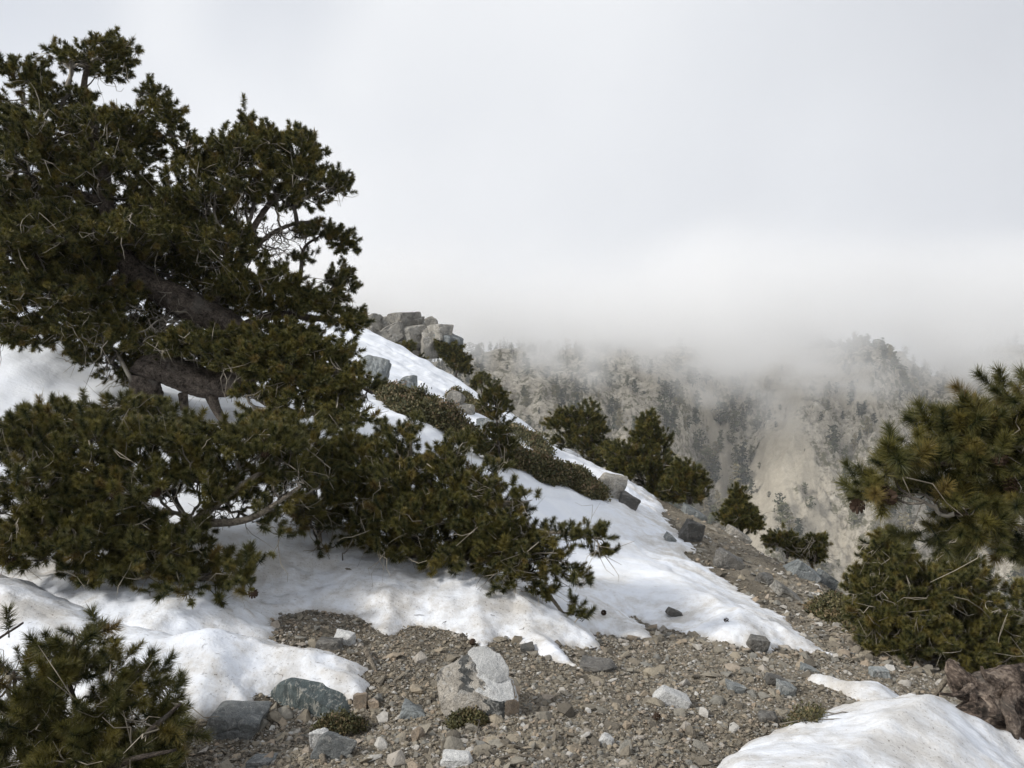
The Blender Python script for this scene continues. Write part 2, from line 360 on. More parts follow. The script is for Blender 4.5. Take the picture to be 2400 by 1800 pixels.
m_blue = rock_mat('blue_grey_rock', [(0.3, (0.11, 0.12, 0.122)), (0.5, (0.185, 0.195, 0.195)), (0.7, (0.29, 0.295, 0.285))], dk=.35, lt=.4, scale=4.0)
m_white = rock_mat('white_quartz_rock', [(0.3, (0.42, 0.41, 0.40)), (0.5, (0.58, 0.58, 0.565)), (0.7, (0.70, 0.69, 0.67))], dk=.10, lt=.2, scale=5, light=(.75, .74, .72))
m_speck = rock_mat('speckled_granite', [(0.3, (0.24, 0.225, 0.20)), (0.5, (0.36, 0.33, 0.285)), (0.7, (0.50, 0.46, 0.40))], dk=.85, lt=.5, scale=4.0, dark=(.045, .046, .045))
m_lichen = rock_mat('black_lichen_rock', [(0.3, (0.03, 0.032, 0.032)), (0.5, (0.065, 0.066, 0.064)), (0.7, (0.17, 0.165, 0.15))], dk=.5, lt=.4, scale=5.0)
m_tan = rock_mat('tan_rock', [(0.3, (0.21, 0.165, 0.12)), (0.5, (0.31, 0.245, 0.18)), (0.7, (0.40, 0.33, 0.26))], dk=.25, lt=.2, scale=6.0)
m_dark = rock_mat('dark_rock', [(0.3, (0.07, 0.066, 0.06)), (0.5, (0.12, 0.112, 0.10)), (0.7, (0.19, 0.18, 0.165))], dk=.4, lt=.2, scale=3.0)

def cut_rock(name, dims, seed, planes=11, sub=4, rough=0.035, smooth=False, depthr=(0.34, 0.76)):
    """an angular block: a sphere trimmed by flat fracture planes, with fine roughness"""
    r = random.Random(seed); bm = bmesh.new(); bmesh.ops.create_icosphere(bm, subdivisions=sub, radius=1.0)
    v = np.array([p.co[:] for p in bm.verts]); f = np.array([[q.index for q in p.verts] for p in bm.faces]); bm.free()
    for k in range(planes):
        n = np.array([r.gauss(0, 1), r.gauss(0, 1), r.gauss(0, 0.9)]); n /= np.linalg.norm(n); d = r.uniform(*depthr)
        e = v @ n - d; v = v - np.outer(np.maximum(e, 0), n)
    v = v / np.abs(v).max(0)
    o = seed * 3.7
    dv = fbm(v[:, 0] * 3 + o, v[:, 1] * 3 + v[:, 2] * 2.3, 4, seed) + fbm(v[:, 2] * 3.3 + o, v[:, 0] * 2.1 - v[:, 1] * 1.7, 4, seed + 1) - 1
    nn = v / (np.linalg.norm(v, axis=1, keepdims=True) + 1e-6)
    v = v + nn * (dv * rough * 2)[:, None]
    me = mesh_np(name, v * np.array(dims) / 2, f, smooth)
    return me
def block_rock(name, dims, seed, jit=.34, rough=.03):
    """a fractured block: hull of jittered corners, edges chipped, faces finely uneven"""
    r = random.Random(seed); bm = bmesh.new()
    for sx in (-1, 1):
        for sy in (-1, 1):
            for sz in (-1, 1): bm.verts.new((sx * (1 - r.random() * jit * 1.4) * .5, sy * (1 - r.random() * jit * 1.4) * .5, sz * (1 - r.random() * jit * (1.9 if sz > 0 else 1)) * .5))
    for k in range(4):
        d = Vector((r.gauss(0, 1), r.gauss(0, 1), r.gauss(0, 1))).normalized(); bm.verts.new(d * r.uniform(.45, .58))
    bmesh.ops.convex_hull(bm, input=bm.verts)
    for vv in [v for v in bm.verts if not v.link_faces]: bm.verts.remove(vv)
    bmesh.ops.dissolve_limit(bm, angle_limit=.12, verts=bm.verts, edges=bm.edges)
    bmesh.ops.bevel(bm, geom=list(bm.edges), offset=.028, segments=1, affect='EDGES', profile=.5)
    bmesh.ops.triangulate(bm, faces=bm.faces)
    for k in range(4):
        bmesh.ops.subdivide_edges(bm, edges=[e for e in bm.edges if e.calc_length() > .09], cuts=1, use_grid_fill=True)
        bmesh.ops.triangulate(bm, faces=bm.faces)
    bm.normal_update()
    for v in bm.verts:
        c = v.co * 2.6 + Vector((seed * 1.3, 0, 0)); v.co += v.normal * (mnoise.fractal(c, 1.0, 2.0, 4) * rough * .8 - rough * 1.2 * max(0, .12 - abs(mnoise.noise(c * .9 + Vector((7, 3, 1)))) * 1.5) / .12)
    sc = Vector(dims)
    for v in bm.verts: v.co = Vector((v.co.x * sc.x, v.co.y * sc.y, v.co.z * sc.z))
    me = bpy.data.meshes.new(name); bm.to_mesh(me); bm.free(); return me
def put_rock(name, me, mat, loc, rot, label, group=None, cat='rock'):
    me.materials.append(mat); o = new_obj(name, me); o.location = loc; o.rotation_euler = rot
    return tag(o, label, cat, group)
def px_m(depth): return depth / F_D                      # metres per grid pixel at a distance

def chip(seed, n=12, flat=0.6, name='stone'):
    r = random.Random(seed); bm = bmesh.new()
    for i in range(n):
        a = Vector((r.gauss(0, 1), r.gauss(0, 1), r.gauss(0, 1))).normalized() * r.uniform(0.8, 1.0)
        bm.verts.new((a.x * r.uniform(.85, 1.1), a.y * .8, a.z * flat))
    res = bmesh.ops.convex_hull(bm, input=bm.verts)
    bmesh.ops.delete(bm, geom=[g for g in res['geom_interior'] if isinstance(g, bmesh.types.BMVert)], context='VERTS')
    bmesh.ops.triangulate(bm, faces=bm.faces)
    me = bpy.data.meshes.new(name); bm.to_mesh(me); bm.free()
    s = max(v.co.length for v in me.vertices)
    for v in me.vertices: v.co /= 2 * s
    return me

# outcrop on the ridge: a pile of blocks
OUT = [(800,708,62,40,0),(838,700,30,36,1),(790,722,40,22,2),(866,703,58,46,3),(898,698,34,26,4),(932,697,24,22,5),(845,726,60,34,6),(893,729,42,52,7),
       (950,716,44,30,8),(960,740,56,52,9),(928,722,36,26,10),(944,734,30,34,11),(924,752,32,42,12),(902,752,20,18,13),(896,765,38,22,14),(980,752,36,40,15),(874,748,30,24,16),(935,745,34,50,17)]
NAMES = ['long slanting block at the left end of the ridge outcrop', 'squarish block leaning on the left end of the ridge outcrop', 'low pale slab at the left foot of the ridge outcrop',
 'large rounded block topping the left half of the ridge outcrop', 'small dark block on the crest of the ridge outcrop', 'small square block perched loose on top of the ridge outcrop',
 'pinkish slab in the lower left of the ridge outcrop', 'large upright block in the middle of the ridge outcrop', 'pointed block on the right crest of the ridge outcrop',
 'big smooth bluish block at the right end of the ridge outcrop', 'flat slab wedged in the middle of the ridge outcrop', 'rounded block right of the middle of the ridge outcrop',
 'upright cracked pinkish block low in the ridge outcrop', 'small round stone wedged low in the ridge outcrop', 'low pale block at the front foot of the ridge outcrop',
 'dark block sunk at the right foot of the ridge outcrop', 'block half hidden behind the small bush at the outcrop', 'block at the core of the ridge outcrop']
for (x, y, w, h, i) in OUT:
    dep = 35.5 + (0.8 if y < 715 else 0) + 0.2 * math.sin(i * 2.1); s = px_m(dep)
    tilt = 0.5 if i in (0, 2, 6) else 0.15 * math.sin(i * 5)
    put_rock('rock', block_rock('rock', (w * s * 1.25, (w + h) / 2 * s * 1.25, h * s * 1.3), 100 + i), m_grey if i in (9, 15) else m_gneiss,
             at(x, y, dep), (0, -tilt, i * 0.3 if i not in (0, 2, 6) else 0), NAMES[i], 'blocks of the ridge outcrop')
# single rocks standing in the snow and on the gravel
def slope_rock(x, y, w, h, seed, mat, label, dep=None, tilt=0.0, sink=0.25, pl=10, sub=4, rough=.04, name='rock', yaw=0, cat='rock', group=None, deep=0.8):
    """x, y: picture point of the foot; w, h: visible size on the layout grid"""
    p = hit(x, y, dep, top); s = px_m(p[1]); H = h * s / (1 - sink)
    return put_rock(name, cut_rock('rock', (w * s, w * s * deep, H), seed, pl, sub, rough) if seed in (241, 246, 252, 247) else block_rock('rock', (w * s * 1.12, w * s * deep * 1.12, H * 1.12), seed), mat, (p[0], p[1] + w * s * .2, p[2] + H * (0.5 - sink)), (0, tilt, yaw), label, group, cat)
slope_rock(805,812,66,42,201,m_grey,'angular blue grey rock jutting from snow below the ridge outcrop',tilt=.2)
slope_rock(880,850,40,38,202,m_grey,'rounded grey rock at the upper end of the brown shrub strip',tilt=-.1)
slope_rock(982,880,40,34,203,m_gneiss,'pale pointed rock in snow left of the small upright pine',tilt=.3)
slope_rock(1008,893,34,20,204,m_gneiss,'small grey rock just below the pale pointed rock in snow')
slope_rock(1050,925,50,22,205,m_grey,'flat grey rock at the foot of the small upright pine')
slope_rock(1318,1072,60,56,206,m_gneiss,'smooth pale grey rock at the lower end of the shrub strip',tilt=.55,rough=.02)
slope_rock(1358,1094,46,26,207,m_dark,'dark low rock at the very tip of the shrub strip',tilt=.5)
slope_rock(1495,1168,56,44,208,m_dark,'dark brown blocky rock at the upper right edge of the snowfield',tilt=.4)
slope_rock(1448,1168,26,12,209,m_grey,'small flat stone lying on the snowfield near its right edge',tilt=.6)
slope_rock(1458,1330,34,14,210,m_dark,'thin dark flat stone lying on the lower snowfield',tilt=.4)
slope_rock(1580,1230,70,40,211,m_dark,'row of dark fractured rock on the gravel beside the snow edge',tilt=.5)
slope_rock(1660,1195,44,22,212,m_gneiss,'pale rock on the gravel crest near the lone small pine',tilt=.5)
slope_rock(1600,1165,60,16,213,m_gneiss,'flat pale ledge on the gravel crest below the dark trees',tilt=.55)
slope_rock(1740,1250,66,30,214,m_grey,'large grey slab on the gravel crest',tilt=.6)
slope_rock(1785,1265,48,26,215,m_grey,'grey block right of the large slab on the gravel crest',tilt=.5)
slope_rock(1655,1262,40,22,216,m_dark,'dark rounded rock in the middle of the right gravel slope',tilt=.3)
slope_rock(1700,1290,64,18,217,m_gneiss,'long low rock beside the right gravel slope shrub',tilt=.6)
slope_rock(1850,1305,60,20,218,m_gneiss,'pale broken ledge at the top edge of the gravel by the right shrub',tilt=.6)
slope_rock(1560,1060+30,40,22,219,m_gneiss,'pale grey rock under the dark tree group',dep=16.5,tilt=.4)
slope_rock(1500,1100,60,22,220,m_grey,'grey rock shelf left of the dark tree group',dep=15.8,tilt=.5)
slope_rock(1350,1018,34,14,221,m_gneiss,'small pale rock at the snow crest left of the dark trees',dep=20,tilt=.3)
slope_rock(1640,1400,44,24,222,m_dark,'dark rock under the lower snowfield edge',tilt=.2)
slope_rock(1680,1478,56,16,223,m_dark,'long dark thin rock lying on the gravel below the snow tip',tilt=.35)
slope_rock(1750,1455,40,14,224,m_grey,'greenish flat stone under the snowfield tip',tilt=.3)
slope_rock(1590,1495,40,16,225,m_blue,'blue grey flat stone on the middle gravel',tilt=.2)
slope_rock(1900,1462,44,20,226,m_grey,'grey stone right of the snowfield tip')
slope_rock(1290,1450,76,16,227,m_dark,'dark flat rock by the tip of the snow tongue',tilt=.1)
slope_rock(1140,1412,34,22,228,m_dark,'dark upright stone below the snow bank edge right of the boulder')
slope_rock(1060,1412,24,14,229,m_dark,'small dark stone just above the boulder at the snow bank edge')
# foreground
def near_rock(x, y, w, h, seed, mat, label, **k): return slope_rock(x, y, w, h, seed, mat, label, sub=5, **k)
near_rock(680,1545,240,52,241,m_green,'big half buried green grey rock with white flecks under the snow drift',sink=.5,tilt=.16,pl=9,rough=.03,deep=.75)
near_rock(500,1585,122,54,242,m_blue,'blue grey wedge shaped rock at the lower edge of the snow drift',sink=.35,tilt=.22,pl=7,deep=.8)
near_rock(778,1530,34,34,243,m_tan,'small angular tan stone at the right end of the green rock',sink=.2)
near_rock(806,1532,26,20,244,m_tan,'smaller tan stone next to the angular one by the green rock',sink=.2)
near_rock(1455,1528,88,34,245,m_white,'pale grey flat wedge lying on the middle gravel slope',sink=.25,tilt=.4,deep=.6)
near_rock(1310,1612,52,28,246,m_white,'white flat stone low in the gravel foreground',sink=.25)
near_rock(895,1600,44,34,247,m_tan,'orange tan stone below the split boulder',sink=.25,tilt=.3)
near_rock(985,1655,70,22,248,m_white,'pale slab at the bottom edge of the gravel',sink=.3)
near_rock(720,1640,80,60,249,m_blue,'pale blue pointed stone in the bottom left gravel',sink=.3,tilt=.5,deep=.4)
near_rock(690,1620,40,44,250,m_white,'white broken stone beside the pale blue pointed stone',sink=.25)
near_rock(560,1655,64,16,251,m_blue,'blue grey stone cut by the bottom edge',sink=.4)
near_rock(975,1488,20,24,252,m_white,'small pale egg shaped stone left of the split boulder',sink=.2)
near_rock(890,1550,60,20,253,m_grey,'flat grey green stone between green rock and boulder',sink=.35,tilt=.4)
near_rock(745,1393,46,26,254,m_white,'white capped stone in the dark gravel hollow',sink=.3)
near_rock(712,1402,56,20,255,m_dark,'dark reddish stone beside the white stone in the hollow',sink=.4)
near_rock(1700,1500,38,26,256,m_grey,'grey stone on the gravel left of the thin snow remnant',sink=.3)
near_rock(1660,1560,40,22,257,m_dark,'dark stone on the gravel up left of the round snow mound',sink=.3)
near_rock(2075,1495,26,30,258,m_white,'white stone behind the gnarled roots',sink=.2)
near_rock(20,985,110,50,259,m_dark,'dark broken rock at the left edge above the bush',sink=.3)

# split boulder: speckled body, white cap block and an iron stained face
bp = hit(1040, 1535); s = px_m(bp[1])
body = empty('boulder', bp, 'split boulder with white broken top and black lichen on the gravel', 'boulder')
def hull_rock(name, P, mat, parent, seed, cuts=4, rough=.006):
    bm = bmesh.new()
    for p in P: bm.verts.new((p[0] * s, p[1] * s, p[2] * s))
    bmesh.ops.convex_hull(bm, input=bm.verts)
    for vv in [v for v in bm.verts if not v.link_faces]: bm.verts.remove(vv)
    bmesh.ops.triangulate(bm, faces=bm.faces)
    bmesh.ops.bevel(bm, geom=list(bm.edges), offset=2.2 * s, segments=2, affect='EDGES', profile=.6)
    bmesh.ops.triangulate(bm, faces=bm.faces)
    for k in range(cuts):
        bmesh.ops.subdivide_edges(bm, edges=[e for e in bm.edges if e.calc_length() > 7 * s], cuts=1, use_grid_fill=True)
        bmesh.ops.triangulate(bm, faces=bm.faces)
    for v in bm.verts:
        n = v.normal; c = v.co * (1 / (30 * s)); v.co += n * (mnoise.fractal(c + Vector((seed, 0, 0)), 1.0, 2.0, 4) * rough)
    me = bpy.data.meshes.new(name); bm.to_mesh(me); bm.free()
    return new_obj(name, me, parent, mat)
# points: (right, away, up) in layout pixels from the boulder's foot
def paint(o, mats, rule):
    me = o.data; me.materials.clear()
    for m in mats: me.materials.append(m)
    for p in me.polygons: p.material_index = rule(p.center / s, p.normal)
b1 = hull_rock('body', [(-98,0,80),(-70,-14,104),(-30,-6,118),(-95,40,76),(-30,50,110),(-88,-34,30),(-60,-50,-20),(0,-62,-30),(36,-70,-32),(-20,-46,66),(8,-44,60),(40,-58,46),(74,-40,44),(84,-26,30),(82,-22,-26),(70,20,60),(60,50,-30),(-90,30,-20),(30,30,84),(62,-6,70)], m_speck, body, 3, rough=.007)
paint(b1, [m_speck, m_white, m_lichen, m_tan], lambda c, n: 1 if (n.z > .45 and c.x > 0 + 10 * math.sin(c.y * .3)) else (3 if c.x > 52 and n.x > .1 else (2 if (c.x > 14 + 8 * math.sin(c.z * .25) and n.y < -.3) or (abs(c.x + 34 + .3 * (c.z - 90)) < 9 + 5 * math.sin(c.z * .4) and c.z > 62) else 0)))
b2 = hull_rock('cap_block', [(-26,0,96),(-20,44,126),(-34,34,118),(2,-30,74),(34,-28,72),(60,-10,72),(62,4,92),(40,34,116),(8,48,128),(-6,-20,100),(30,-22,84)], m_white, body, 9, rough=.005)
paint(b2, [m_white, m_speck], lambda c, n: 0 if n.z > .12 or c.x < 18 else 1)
tag(b2, 'bright white broken block on the boulder top')

# ------------------------------------------------------------------ loose stones and gravel
m_stone, t, out = material('loose_stone')
rnd = t.node('ShaderNodeObjectInfo').outputs['Random']; o = t.node('ShaderNodeTexCoord').outputs['Object']
c = t.ramp(rnd, [(0.0, (0.11, 0.098, 0.08)), (0.14, (0.205, 0.18, 0.142)), (0.38, (0.285, 0.25, 0.193)), (0.55, (0.235, 0.23, 0.208)), (0.68, (0.35, 0.305, 0.232)), (0.80, (0.375, 0.30, 0.222)), (0.9, (0.42, 0.39, 0.345)), (1.0, (0.56, 0.545, 0.51))])
nz = t.noise(o, 4.0, 5, 0.7); c = t.mix(t.rng(nz, 0.4, 0.75, 0, 0.6), c, t.mix(0.6, c, (0.05, 0.045, 0.04)))
finish(t, out, c, 0.9, nz, 0.5, 0.05, 0.2)
CHIPS = [chip(500 + i, 11 + i % 4, [.42, .6, .75, .3][i % 4]) for i in range(10)]
for me in CHIPS: me.materials.append(m_stone)
def gn_instancer(name, pts_, rot, sc, idx, sources, parent=None, mat=None):
    """scatter: one point mesh whose geometry nodes place shared source meshes"""
    me = bpy.data.meshes.new(name); P = np.asarray(pts_, np.float32)
    me.vertices.add(len(P)); me.vertices.foreach_set('co', P.ravel())
    vattr(me, 'rot', rot, 'FLOAT_VECTOR'); vattr(me, 'sc', sc); vattr(me, 'idx', idx, 'INT')
    o = new_obj(name, me, parent)
    ng = bpy.data.node_groups.new(name, 'GeometryNodeTree')
    ng.interface.new_socket('Geometry', in_out='INPUT', socket_type='NodeSocketGeometry')
    ng.interface.new_socket('Geometry', in_out='OUTPUT', socket_type='NodeSocketGeometry')
    g = NT(ng); gi = g.node('NodeGroupInput'); go = g.node('NodeGroupOutput')
    jn = g.node('GeometryNodeJoinGeometry')
    for so in reversed(sources):
        oi = g.node('GeometryNodeObjectInfo', transform_space='ORIGINAL'); oi.inputs['Object'].default_value = so; oi.inputs['As Instance'].default_value = True
        g.l.new(oi.outputs['Geometry'], jn.inputs[0])
    def named(a, typ): return g.node('GeometryNodeInputNamedAttribute', {'Name': a}, data_type=typ).outputs[0]
    ip = g.node('GeometryNodeInstanceOnPoints', {'Points': gi.outputs[0], 'Instance': jn.outputs[0], 'Pick Instance': True})
    g.l.new(named('idx', 'INT'), ip.inputs['Instance Index'])
    e2r = g.node('FunctionNodeEulerToRotation'); g.l.new(named('rot', 'FLOAT_VECTOR'), e2r.inputs[0])
    g.l.new(e2r.outputs[0], ip.inputs['Rotation']); g.l.new(named('sc', 'FLOAT'), ip.inputs['Scale'])
    g.l.new(ip.outputs[0], go.inputs[0])
    md = o.modifiers.new('scatter', 'NODES'); md.node_group = ng
    return o
def scatter_ground(n, dmin, dmax, smin, smax, power, halfang=(-.62, .62)):
    u = rng.random(n); d = dmin * (dmax / dmin) ** u; a = rng.uniform(*halfang, n)
    x = a * d; y = d
    sz = smin * (smax / smin) ** (rng.random(n) ** power)
    return x, y, sz
# the 300 largest loose stones, each its own object
stones = []
x, y, sz = scatter_ground(9000, 2.9, 15, .03, .10, 2.6)
ok = ~snowy(x, y) & (x < 4.6); x, y, sz = x[ok], y[ok], sz[ok] * (0.55 + 0.11 * y[ok])
sc_px = sz / y; dens = 0.35 + fbm(x * .8, y * .8, 3, 77)
sel = np.argsort(-(sc_px * dens * rng.uniform(.5, 1, len(sc_px))))[:300]
for k in sel:
    o = new_obj('stone', CHIPS[int(rng.integers(10))]); z = float(ground(x[k], y[k]))
    o.location = (x[k], y[k], z + sz[k] * .08); o.rotation_euler = (rng.normal(0, .35), rng.normal(.2, .35), rng.uniform(0, 6.28)); o.scale = (sz[k] * 1.2, sz[k] * rng.uniform(.8, 1.2), sz[k] * rng.uniform(.6, 1.1))
    qx, qy, _ = project(o.location); qx, qy = qx[0], qy[0]
    where = ('on the gravel left of the split boulder' if qx < 950 else 'on the gravel below and right of the split boulder' if qx < 1500 else 'on the gravel between the white wedge and the snow mound') if qy > 1480 else ('in the gravel hollow under the snow bank' if qx < 1150 else 'just below the lower edge of the snowfield' if qx < 1800 else 'on the right slope between the snowfield and the pines')
    tag(o, 'loose angular stone ' + where, 'stone', 'loose stones ' + where); stones.append(o)
SRC = []
for me in CHIPS:
    q = [o for o in stones if o.data == me]; SRC.append(q[0])
gxs = []
for n, d0, d1, s0, s1, pw in ((62000, 2.8, 7.5, .012, .042, 1.7), (22000, 5.5, 22, .022, .11, 1.8), (60000, 2.8, 5.8, .008, .018, 1.3), (1000, 3, 18, .05, .12, 2.4)):
    a, b, c_ = scatter_ground(n, d0, d1, s0, s1, pw); gxs.append(np.stack([a, b, c_], 1))
G = np.concatenate(gxs); ok = ~snowy(G[:, 0], G[:, 1]) & (G[:, 0] < 5.4); G = G[ok]
keep = rng.random(len(G)) < np.clip(fbm(G[:, 0] * 1.1, G[:, 1] * 1.1, 3, 88) * 2.4 - .15, .35, 1); G = G[keep]
gzv = ground(G[:, 0], G[:, 1]) + G[:, 2] * .12
n = len(G)
go_ = gn_instancer('gravel', np.stack([G[:, 0], G[:, 1], gzv], 1), np.stack([rng.normal(0, .3, n), rng.normal(.18, .3, n), rng.uniform(0, 6.28, n)], 1), G[:, 2], rng.integers(0, 10, n), SRC)
tag(go_, 'fine angular gravel covering the slope', 'gravel', None, 'stuff')
# ------------------------------------------------------------------ pines
m_needle, t, out = material('pine_needles')
rnd = t.node('ShaderNodeObjectInfo').outputs['Random']
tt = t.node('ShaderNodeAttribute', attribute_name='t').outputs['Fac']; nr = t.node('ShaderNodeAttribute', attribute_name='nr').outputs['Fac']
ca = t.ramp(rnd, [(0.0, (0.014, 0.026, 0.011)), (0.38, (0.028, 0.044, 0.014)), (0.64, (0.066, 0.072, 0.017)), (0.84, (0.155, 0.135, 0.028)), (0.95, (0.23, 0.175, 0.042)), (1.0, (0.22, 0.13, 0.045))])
c = t.mix(t.math('MULTIPLY', tt, 0.8), t.mix(.5, ca, (0.012, 0.018, 0.009)), t.mix(0.45, ca, (0.40, 0.33, 0.09)))  # yellow-olive tips also lightened as if sunlit, bases darkened for shadow inside the tuft
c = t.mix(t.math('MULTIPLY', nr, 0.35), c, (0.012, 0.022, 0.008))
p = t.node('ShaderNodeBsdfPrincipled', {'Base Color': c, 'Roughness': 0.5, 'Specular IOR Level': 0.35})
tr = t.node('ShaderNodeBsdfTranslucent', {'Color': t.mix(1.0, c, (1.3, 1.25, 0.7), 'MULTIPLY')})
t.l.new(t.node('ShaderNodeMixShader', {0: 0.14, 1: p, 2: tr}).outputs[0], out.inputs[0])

def bark_mat(name, stops, scale=1.0, flake=0.6):
    m, t, out = material(name)
    o = t.node('ShaderNodeAttribute', attribute_name='bk').outputs['Vector']
    a = t.noise(o, 16 * scale, 6, 0.7, 0.1); b = t.noise(o, 75 * scale, 5, 0.75, 0.0); g = t.noise(o, 5 * scale, 4, 0.6)
    c = t.ramp(t.math('ADD', t.math('MULTIPLY', a, 0.45), t.math('MULTIPLY', b, 0.55)), stops)
    c = t.mix(t.math('MULTIPLY', t.rng(a, .46, .36), flake), c, (0.018, 0.015, 0.012))
    c = t.mix(t.rng(g, .55, .70, 0, .5), c, (0.20, 0.185, 0.165))
    h = t.math('ADD', t.math('ADD', a, t.math('MULTIPLY', b, .6)), t.math('MULTIPLY', g, .6))
    finish(t, out, c, 0.9, h, 1.0, 0.03, 0.15)
    return m
m_bark = bark_mat('dark_pine_bark', [(0.38, (0.035, 0.030, 0.026)), (0.5, (0.095, 0.078, 0.065)), (0.62, (0.21, 0.175, 0.145))])
m_red = bark_mat('reddish_pine_bark', scale=.75, stops=[(0.40, (0.040, 0.031, 0.026)), (0.5, (0.125, 0.095, 0.076)), (0.59, (0.34, 0.275, 0.22))], flake=.9)
m_deadwood = bark_mat('weathered_dead_wood', [(0.38, (0.10, 0.085, 0.068)), (0.5, (0.25, 0.215, 0.17)), (0.62, (0.45, 0.40, 0.32))])
m_twig, t, out = material('grey_twigs')
rr = t.noise(t.node('ShaderNodeNewGeometry').outputs['Position'], 3.2, 3, .6)
finish(t, out, t.ramp(rr, [(0.36, (0.045, 0.04, 0.034)), (0.50, (0.14, 0.125, 0.105)), (0.62, (0.34, 0.31, 0.26))]), 0.85, None, spec=.15)

m_dead, t, out = material('bleached_dead_twigs')
rr = t.noise(t.node('ShaderNodeNewGeometry').outputs['Position'], 5, 3, .6)
finish(t, out, t.ramp(rr, [(0.38, (0.12, 0.105, 0.085)), (0.5, (0.28, 0.25, 0.20)), (0.62, (0.48, 0.43, 0.35))]), 0.85, None, spec=.15)

def tuft_mesh(name, n, w, seed, L=0.075, nl=0.052):
    """one bottle-brush shoot of needles along +Z"""
    r = np.random.default_rng(seed)
    s = r.random(n) ** 0.8; phi = r.uniform(0, 2 * np.pi, n)
    th = np.radians(88 - 50 * s ** 1.5 + r.normal(0, 13, n)); ln = nl * r.uniform(.7, 1.12, n) * (1 - .2 * s)
    base = np.stack([0.002 * np.cos(phi), 0.002 * np.sin(phi), s * L], 1)
    d = np.stack([np.sin(th) * np.cos(phi), np.sin(th) * np.sin(phi), np.cos(th)], 1)
    tip = base + d * ln[:, None] + np.stack([0 * ln, 0 * ln, ln * .12], 1)
    side = np.cross(d, r.normal(0, 1, (n, 3))); side /= np.linalg.norm(side, axis=1, keepdims=True)
    v = np.stack([base - side * w / 2, base + side * w / 2, tip], 1).reshape(-1, 3)
    nf = n
    stem = np.array([[.003, 0, -.03], [-.0015, .0026, -.03], [-.0015, -.0026, -.03], [0, 0, L]])
    v = np.concatenate([v, stem]); f = np.arange(n * 3).reshape(-1, 3); k = n * 3
    f = np.concatenate([f, [[k, k + 1, k + 3], [k + 1, k + 2, k + 3], [k + 2, k, k + 3]]])
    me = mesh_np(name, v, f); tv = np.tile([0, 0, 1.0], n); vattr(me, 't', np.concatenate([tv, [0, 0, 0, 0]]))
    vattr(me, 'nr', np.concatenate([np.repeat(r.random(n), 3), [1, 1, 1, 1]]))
    me.materials.append(m_needle); return me
TUFT = {'near': [tuft_mesh('needle_tuft', 300, .0023, 10 + i, .085, .050) for i in range(4)],
        'mid': [tuft_mesh('needle_tuft', 190, .0034, 20 + i, .07, .043) for i in range(4)],
        'far': [tuft_mesh('needle_tuft', 120, .0058, 30 + i, .065, .042) for i in range(4)]}
def cone_mesh(seed):
    v = []; f = []
    for k in range(34):
        a = k * 2.39996; z = k / 34; r = .02 * math.sin(math.pi * (.12 + .8 * z)) ; c = np.array([math.cos(a), math.sin(a), 0]); tz = np.array([-math.sin(a), math.cos(a), 0])
        p = c * r * .55 + np.array([0, 0, z * .045]); q = c * (r + .007) + np.array([0, 0, z * .045 + .008]); b = len(v)
        v += [p - tz * .004, p + tz * .004, q + tz * .006, q - tz * .006, q + c * .003 + np.array([0, 0, .004])]; f += [[b, b + 1, b + 2], [b, b + 2, b + 3], [b + 3, b + 2, b + 4]]
    m = mesh_np('cone', np.array(v), np.array(f)); return m
m_cone, t, out = material('pine_cone'); finish(t, out, (0.045, 0.028, 0.018), 0.7, spec=.2)
CONE = cone_mesh(1); CONE.materials.append(m_cone)

